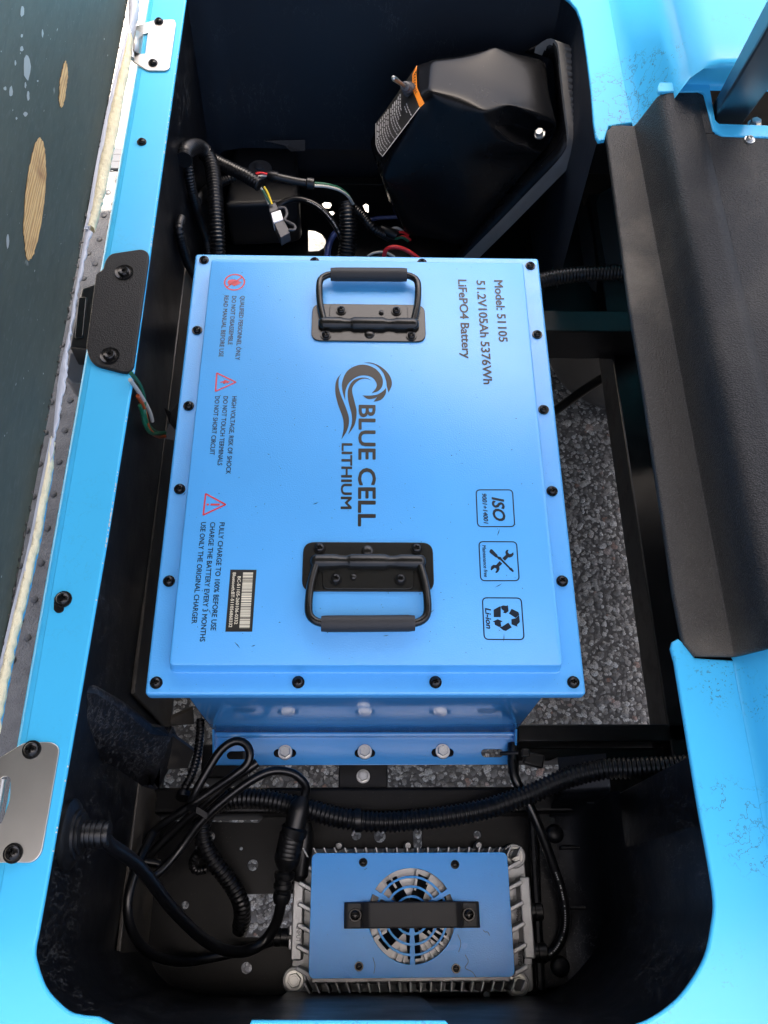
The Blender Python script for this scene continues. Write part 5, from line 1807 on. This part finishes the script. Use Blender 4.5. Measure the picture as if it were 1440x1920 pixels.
seq += [(551, 1559, 0.404, 25), (553, 1553, 0.405, 25), (553.4, 1551, 0.405, 20), (560, 1520, 0.408, 20), (563, 1508, 0.409, 18), (566, 1500, 0.41, 13), (567, 1494, 0.41, 11)]
chain('inline_connector', seq, pg)
seq = [(556, 1652, 0.375, 10), (560, 1640, 0.376, 18), (566, 1590, 0.380, 20), (570, 1560, 0.384, 18), (574, 1540, 0.386, 10)]
chain('connector_clip', seq, pg)

cable('coiled_cord', [(568, 1500, 0.41), (574, 1478, 0.415), (566, 1463, 0.42), (546, 1449, 0.425), (510, 1446, 0.43), (470, 1464, 0.43), (415, 1505, 0.425), (375, 1543, 0.42), (338, 1592, 0.415), (300, 1634, 0.42), (272, 1652, 0.43)], 8.2, M['cable_black'],
      label='glossy black cord arching from the inline connector down to the bundled loops', cat='cord', group='charger cord loops')
cable('coiled_cord', [(300, 1620, 0.39), (262, 1612, 0.395), (266, 1592, 0.40), (290, 1557, 0.41), (345, 1519, 0.42), (398, 1482, 0.425), (440, 1453, 0.43), (464, 1432, 0.432), (468, 1408, 0.434), (456, 1392, 0.435), (436, 1391, 0.435), (412, 1409, 0.434), (386, 1450, 0.43), (364, 1490, 0.425), (352, 1520, 0.415)], 8.0, M['cable_black'],
      label='black cord folded into a tall narrow loop against the blue bracket', cat='cord', group='charger cord loops')
cable('coiled_cord', [(482, 1430, 0.424), (462, 1444, 0.424), (430, 1466, 0.42), (385, 1506, 0.412), (330, 1555, 0.40), (285, 1600, 0.392), (272, 1630, 0.385)], 8.6, M['cable_black'],
      label='black cord strand with a blunt end lying inside the bundle', cat='cord', group='charger cord loops')
cable('coiled_cord', [(286, 1565, 0.43), (258, 1622, 0.455), (240, 1690, 0.46), (248, 1745, 0.45), (280, 1786, 0.425), (335, 1803, 0.39), (400, 1795, 0.365), (470, 1778, 0.355), (520, 1762, 0.355), (545, 1758, 0.357)], 9, M['cable_black'],
      label='black cord sweeping round the tray in a wide low arc to the charger input', cat='cord', group='charger cord loops')
zt_ = [at(*p) for p in ((350, 1512, 0.434), (368, 1518, 0.440), (388, 1530, 0.437))]
o = link('zip_tie', mesh([zt_[0] + Vector((0, .002, 0)), zt_[1] + Vector((0, .003, 0)), zt_[2] + Vector((0, .003, 0)), zt_[2] + Vector((0, -.003, 0)), zt_[1] + Vector((0, -.003, 0)), zt_[0] + Vector((0, -.003, 0))], [(0, 5, 4, 1), (1, 4, 3, 2)]), M['connector_black'], None, smooth=False)
solid(o, 0.0015)
tag(o, 'flat black zip tie binding the cord loops beside the inline connector', 'zip tie')
cable('output_cord', [(960, 1425, 0.405), (966, 1460, 0.405), (985, 1495, 0.402), (1005, 1538, 0.398), (1022, 1580, 0.392), (1038, 1625, 0.385), (1053, 1670, 0.378), (1060, 1715, 0.372), (1056, 1752, 0.365), (1040, 1782, 0.36), (1016, 1797, 0.357)], 9.5, M['cable_black'],
      label='black cord curving from the bracket corner down to the charger output', cat='cord')
w_ = thing('bracket_tie', at(960, 1412, 0.39), 'black cable tie holding a cord at the right end of the blue bracket', 'cable tie')
link('strap', tube_mesh([at(938, 1413, 0.382), at(956, 1412, 0.388), at(972, 1412, 0.39)], [0.0022, 0.0022, 0.0022], 8), M['connector_black'], w_)
link('tie_head', MB().box(-0.004, 0.004, -0.004, 0.004, -0.003, 0.004, Matrix.Translation(at(985, 1412, 0.388))).me(), M['connector_black'], w_, smooth=False, bevel=0.001)
link('cord_stub', tube_mesh([at(962, 1395, 0.382), at(962, 1420, 0.385), at(963, 1450, 0.38)], [0.006] * 3, 12), M['cable_black'], w_)
link('tie_mount', MB().box(-0.011, 0.011, -0.007, 0.007, -0.004, 0.006, Matrix.Translation(at(1000, 1425, 0.372)) @ Matrix.Rotation(-0.25, 4, 'Z')).me(), M['connector_black'], w_, smooth=False, bevel=0.002)

conduit('corrugated_conduit', [(1420, 1418, 0.45), (1300, 1434, 0.45), (1200, 1440, 0.445), (1130, 1443, 0.44), (1060, 1460, 0.43), (990, 1490, 0.42), (910, 1517, 0.41), (820, 1533, 0.402), (720, 1541, 0.398), (640, 1534, 0.396), (575, 1517, 0.394), (500, 1500, 0.392), (440, 1498, 0.39), (395, 1512, 0.385), (375, 1545, 0.375)], 19.5,
        'long thick black corrugated conduit crossing the compartment above the charger', pitch=0.0046)
conduit('corrugated_conduit', [(378, 1540, 0.385), (382, 1575, 0.38), (398, 1612, 0.372), (428, 1650, 0.362), (450, 1688, 0.352), (454, 1725, 0.335), (440, 1765, 0.31)], 16.5,
        'short black corrugated conduit dropping into the square hole in the tray', pitch=0.0046)
conduit('corrugated_conduit', [(376, 1350, 0.40), (374, 1385, 0.405), (368, 1425, 0.41), (358, 1455, 0.412), (346, 1478, 0.41), (342, 1492, 0.405)], 8.5,
        'thin black corrugated conduit by the front left battery corner', pitch=0.0036)
tz = link('zip_tie', MB().lathe([(0.0075, -0.003), (0.0078, 0.0), (0.0075, 0.003)], 14, Matrix.Translation(at(344, 1492, 0.408)) @ Matrix.Rotation(1.2, 4, 'X')).me(), M['connector_black'], None)
tag(tz, 'black clip around the end of the thin conduit by the battery corner', 'zip tie')
conduit('corrugated_conduit', [(372, 1598, 0.37), (362, 1618, 0.362), (368, 1632, 0.356), (385, 1630, 0.352)], 8.5,
        'short curl of thin black conduit on the tray under the cord loops', pitch=0.0036)
tz = link('zip_tie', MB().lathe([(0.0115, -0.003), (0.0120, 0.0), (0.0115, 0.003)], 18, Matrix.Translation(at(671, 1538, 0.397)) @ Matrix.Rotation(math.radians(90), 4, 'Y')).me(), M['connector_black'], None)
tag(tz, 'black tie ring on the thick conduit just above the charger cover', 'zip tie')

# far end
conduit('corrugated_conduit', [(345, 300, 0.53), (350, 283, 0.545), (368, 275, 0.55), (386, 286, 0.55), (398, 315, 0.545), (403, 360, 0.54), (406, 410, 0.53), (408, 455, 0.515), (408, 500, 0.49)], 14.5,
        'thick black conduit bending down behind the left end of the battery')
conduit('corrugated_conduit', [(382, 290, 0.53), (405, 302, 0.535), (435, 317, 0.54), (465, 332, 0.545), (488, 347, 0.545)], 12.5,
        'black conduit running right to the multicoloured wires at far left')
conduit('corrugated_conduit', [(352, 300, 0.51), (356, 335, 0.50), (364, 375, 0.49), (376, 415, 0.475), (386, 448, 0.46), (390, 490, 0.44)], 9,
        'thin black conduit hanging just left of the thick bent conduit', pitch=0.0036)
conduit('corrugated_conduit', [(340, 410, 0.50), (336, 430, 0.49), (342, 460, 0.47), (352, 492, 0.45), (368, 522, 0.43)], 9,
        'thin black conduit beside the far left lid corner', pitch=0.0036)
conduit('corrugated_conduit', [(368, 378, 0.46), (385, 358, 0.465), (405, 345, 0.468), (440, 332, 0.465)], 9.5,
        'thin black conduit crossing behind the thick bent conduit', pitch=0.0036)
conduit('corrugated_conduit', [(650, 384, 0.47), (652, 405, 0.465), (653, 440, 0.45), (650, 478, 0.43), (646, 505, 0.41)], 16.5,
        'short thick conduit standing upright behind the far lid edge')
conduit('corrugated_conduit', [(660, 388, 0.46), (680, 405, 0.45), (700, 428, 0.44), (730, 445, 0.42)], 9,
        'thin conduit leaning right from the upright conduit', pitch=0.0036)
conduit('corrugated_conduit', [(985, 536, 0.50), (1030, 522, 0.50), (1090, 514, 0.50), (1170, 510, 0.50)], 15,
        'black conduit passing from the far right lid corner under the cover')
cable('black_wire', [(520, 388, 0.46), (540, 376, 0.465), (565, 374, 0.468), (595, 386, 0.465), (620, 410, 0.455), (638, 440, 0.44), (645, 470, 0.42), (646, 500, 0.40)], 6, M['cable_black'],
      label='black printed wire arching to the upright conduit', cat='wire')
con = thing('inline_plug', at(545, 337, 0.54), 'black tubular inline plug with white and green wires at the far left', 'connector')
chain('plug_body', [(500, 328, 0.545, 6), (505, 329, 0.545, 9), (520, 332, 0.545, 10), (522, 333, 0.545, 8), (560, 341, 0.543, 8), (574, 343, 0.542, 8), (576, 343, 0.542, 11), (588, 345, 0.541, 11), (590, 345, 0.541, 6)], con)
link('wire', tube_mesh(resample(spline([at(482, 332, 0.548), at(492, 329, 0.548), at(503, 330, 0.546)]), 0.003), [0.0016] * len(resample(spline([at(482, 332, 0.548), at(492, 329, 0.548), at(503, 330, 0.546)]), 0.003)), 8), M['wire_white'], con)
link('wire', tube_mesh([at(480, 326, 0.55), at(490, 324, 0.551), at(502, 327, 0.548)], [0.0015] * 3, 8), M['wire_red'], con)
for k, (mt, dv) in enumerate((('wire_white', 3), ('wire_green', -1.5))):
    P = resample(spline([at(588, 345 + dv, 0.54), at(612, 347 + dv, 0.535), at(636, 354 + dv * 0.8, 0.525), at(652, 366 + dv * 0.5, 0.51), at(662, 382, 0.49)]), 0.003)
    link('wire', tube_mesh(P, [0.0018] * len(P), 8), M[mt], con)
con = thing('tagged_plug', at(525, 405, 0.5), 'dark grey plug with a white tag band and looped strap hanging from two wires', 'connector')
ax = [at(512, 376, 0.535), at(518, 392, 0.53), at(527, 412, 0.522), at(538, 438, 0.51)]
def slab(name, pts, z, th, mat, parent):
    return plate(name, [round_poly(XY(pts, z), 0.0012, 3)], z, th, mat, parent, bev=0.0008)
slab('plug_neck', [(503, 384), (516, 379), (522, 392), (506, 399)], 0.53, 0.012, M['grey_plastic'], con)
slab('tag_band', [(508, 399), (526, 393), (531, 411), (513, 418)], 0.5305, 0.014, M['tag_white'], con)
slab('plug_body', [(513, 416), (531, 409), (544, 436), (526, 446)], 0.529, 0.014, M['grey_plastic'], con)
P = resample(spline([at(522, 390, 0.53), at(534, 390, 0.53), at(538, 402, 0.53), at(534, 412, 0.53), at(544, 418, 0.53), at(553, 424, 0.53), at(552, 431, 0.53), at(541, 431, 0.53)]), 0.002)
link('strap', tube_mesh(P, [0.0017] * len(P), 8), M['grey_plastic'], con)
for mt, a in (('wire_white', (489, 352)), ('wire_yellow', (495, 350)), ('wire_green', (492, 356))):
    P = resample(spline([at(a[0], a[1], 0.545), at(a[0] + 7, a[1] + 12, 0.54), at(a[0] + 15, 383, 0.533)]), 0.003)
    link('wire', tube_mesh(P, [0.0014] * len(P), 8), M[mt], con)
cable('red_wire', [(720, 482, 0.46), (724, 468, 0.47), (738, 463, 0.475), (760, 468, 0.47), (784, 484, 0.46), (800, 500, 0.44)], 4, M['wire_red'], label='bright red wire looping up behind the far lid edge', cat='wire')
cable('grey_wire', [(690, 480, 0.45), (702, 474, 0.455), (722, 473, 0.455), (740, 482, 0.45)], 2.4, M['wire_white'], label='thin pale wire beside the red wire loop', cat='wire')
cable('blue_wire', [(612, 490, 0.36), (616, 462, 0.36), (626, 440, 0.37), (640, 428, 0.37)], 6, M['wire_blue'], label='blue cable curving left of the upright conduit', cat='wire')
cable('blue_wire', [(690, 412, 0.37), (715, 408, 0.37), (745, 407, 0.37)], 4, M['wire_blue'], label='blue cable lying right of the upright conduit', cat='wire')
con = thing('wire_junction', at(740, 440, 0.42), 'small bundle of black plugs with red and green wires near the red loop', 'connector')
chain('plug_body', [(712, 428, 0.43, 5), (716, 430, 0.43, 9), (740, 440, 0.43, 10), (746, 443, 0.43, 8)], con)
for mt, a in (('wire_red', (748, 438)), ('wire_red', (752, 446)), ('wire_green', (748, 448)), ('wire_white', (738, 430))):
    P = resample(spline([at(a[0] - 6, a[1], 0.43), at(a[0] + 6, a[1] - 3, 0.435), at(a[0] + 18, a[1] + 4, 0.43)]), 0.003)
    link('wire', tube_mesh(P, [0.0018] * len(P), 8), M[mt], con)
con = thing('latch_wires', at(285, 770, 0.55), 'green, white and orange wires running from the rim down under the lid', 'wire bundle')
for mt, L_ in (('wire_green', [(246, 700), (262, 722), (270, 748), (271, 775), (280, 800), (300, 812), (330, 808)]), ('wire_white', [(244, 712), (262, 738), (280, 770), (286, 790)]),
               ('wire_orange', [(258, 742), (270, 765), (275, 790), (282, 808), (300, 819), (330, 814)]), ('wire_green', [(262, 760), (268, 778), (272, 796), (284, 812), (310, 814)])):
    P = resample(spline([inside(u, v, 0.60 - 0.0005 * (v - 700)) for u, v in L_]), 0.003)
    link('wire', tube_mesh(P, [0.0019] * len(P), 8), M[mt], con)
tp_ = [inside(*p) for p in ((312, 768, 0.56), (322, 775, 0.565), (345, 740, 0.565), (345, 830, 0.555), (306, 822, 0.55), (318, 795, 0.565))]
o = link('tape_wrap', mesh(tp_, [(0, 1, 5), (1, 2, 3, 5), (5, 3, 4)]), M['connector_black'], con, smooth=False)
solid(o, 0.003)
for o in bpy.data.objects:
    if o.type == 'MESH' and o.data.users and not o.data.materials:
        print('NO MATERIAL', o.name)

# pale print along two of the cords
def cord_print(name, parent, px, rpx, k0, k1):
    P = [at(*p) for p in px]
    r = pxm(P[len(P) // 2], rpx)
    path = resample(spline(P), 0.0022)
    mb = MB()
    for i in range(int(len(path) * k0), int(len(path) * k1)):
        if random.random() < 0.35:
            continue
        p = path[i]; T_ = (path[i + 1] - path[i - 1]).normalized()
        c_ = (CAM - p).normalized(); c_ = (c_ - T_ * c_.dot(T_)).normalized(); s_ = T_.cross(c_)
        q_ = p + c_ * (r + 0.0002)
        mb.add([q_ - T_ * 0.0007 - s_ * 0.0006, q_ + T_ * 0.0007 - s_ * 0.0006, q_ + T_ * 0.0007 + s_ * 0.0006, q_ - T_ * 0.0007 + s_ * 0.0006], [(0, 1, 2, 3)])
    tag(link(name, mb.me(), M['label_grey'], parent, smooth=False), kind='stuff')
for o in list(bpy.data.objects):
    if o.name == 'output_cord':
        cord_print('printed_marks', o, [(960, 1425, 0.405), (966, 1460, 0.405), (985, 1495, 0.402), (1005, 1538, 0.398), (1022, 1580, 0.392), (1038, 1625, 0.385), (1053, 1670, 0.378), (1060, 1715, 0.372), (1056, 1752, 0.365), (1040, 1782, 0.36), (1016, 1797, 0.357)], 9.5, 0.55, 0.95)
    elif o.name == 'black_wire':
        cord_print('printed_marks', o, [(520, 388, 0.46), (540, 376, 0.465), (565, 374, 0.468), (595, 386, 0.465), (620, 410, 0.455), (638, 440, 0.44), (645, 470, 0.42), (646, 500, 0.40)], 6, 0.3, 0.95)
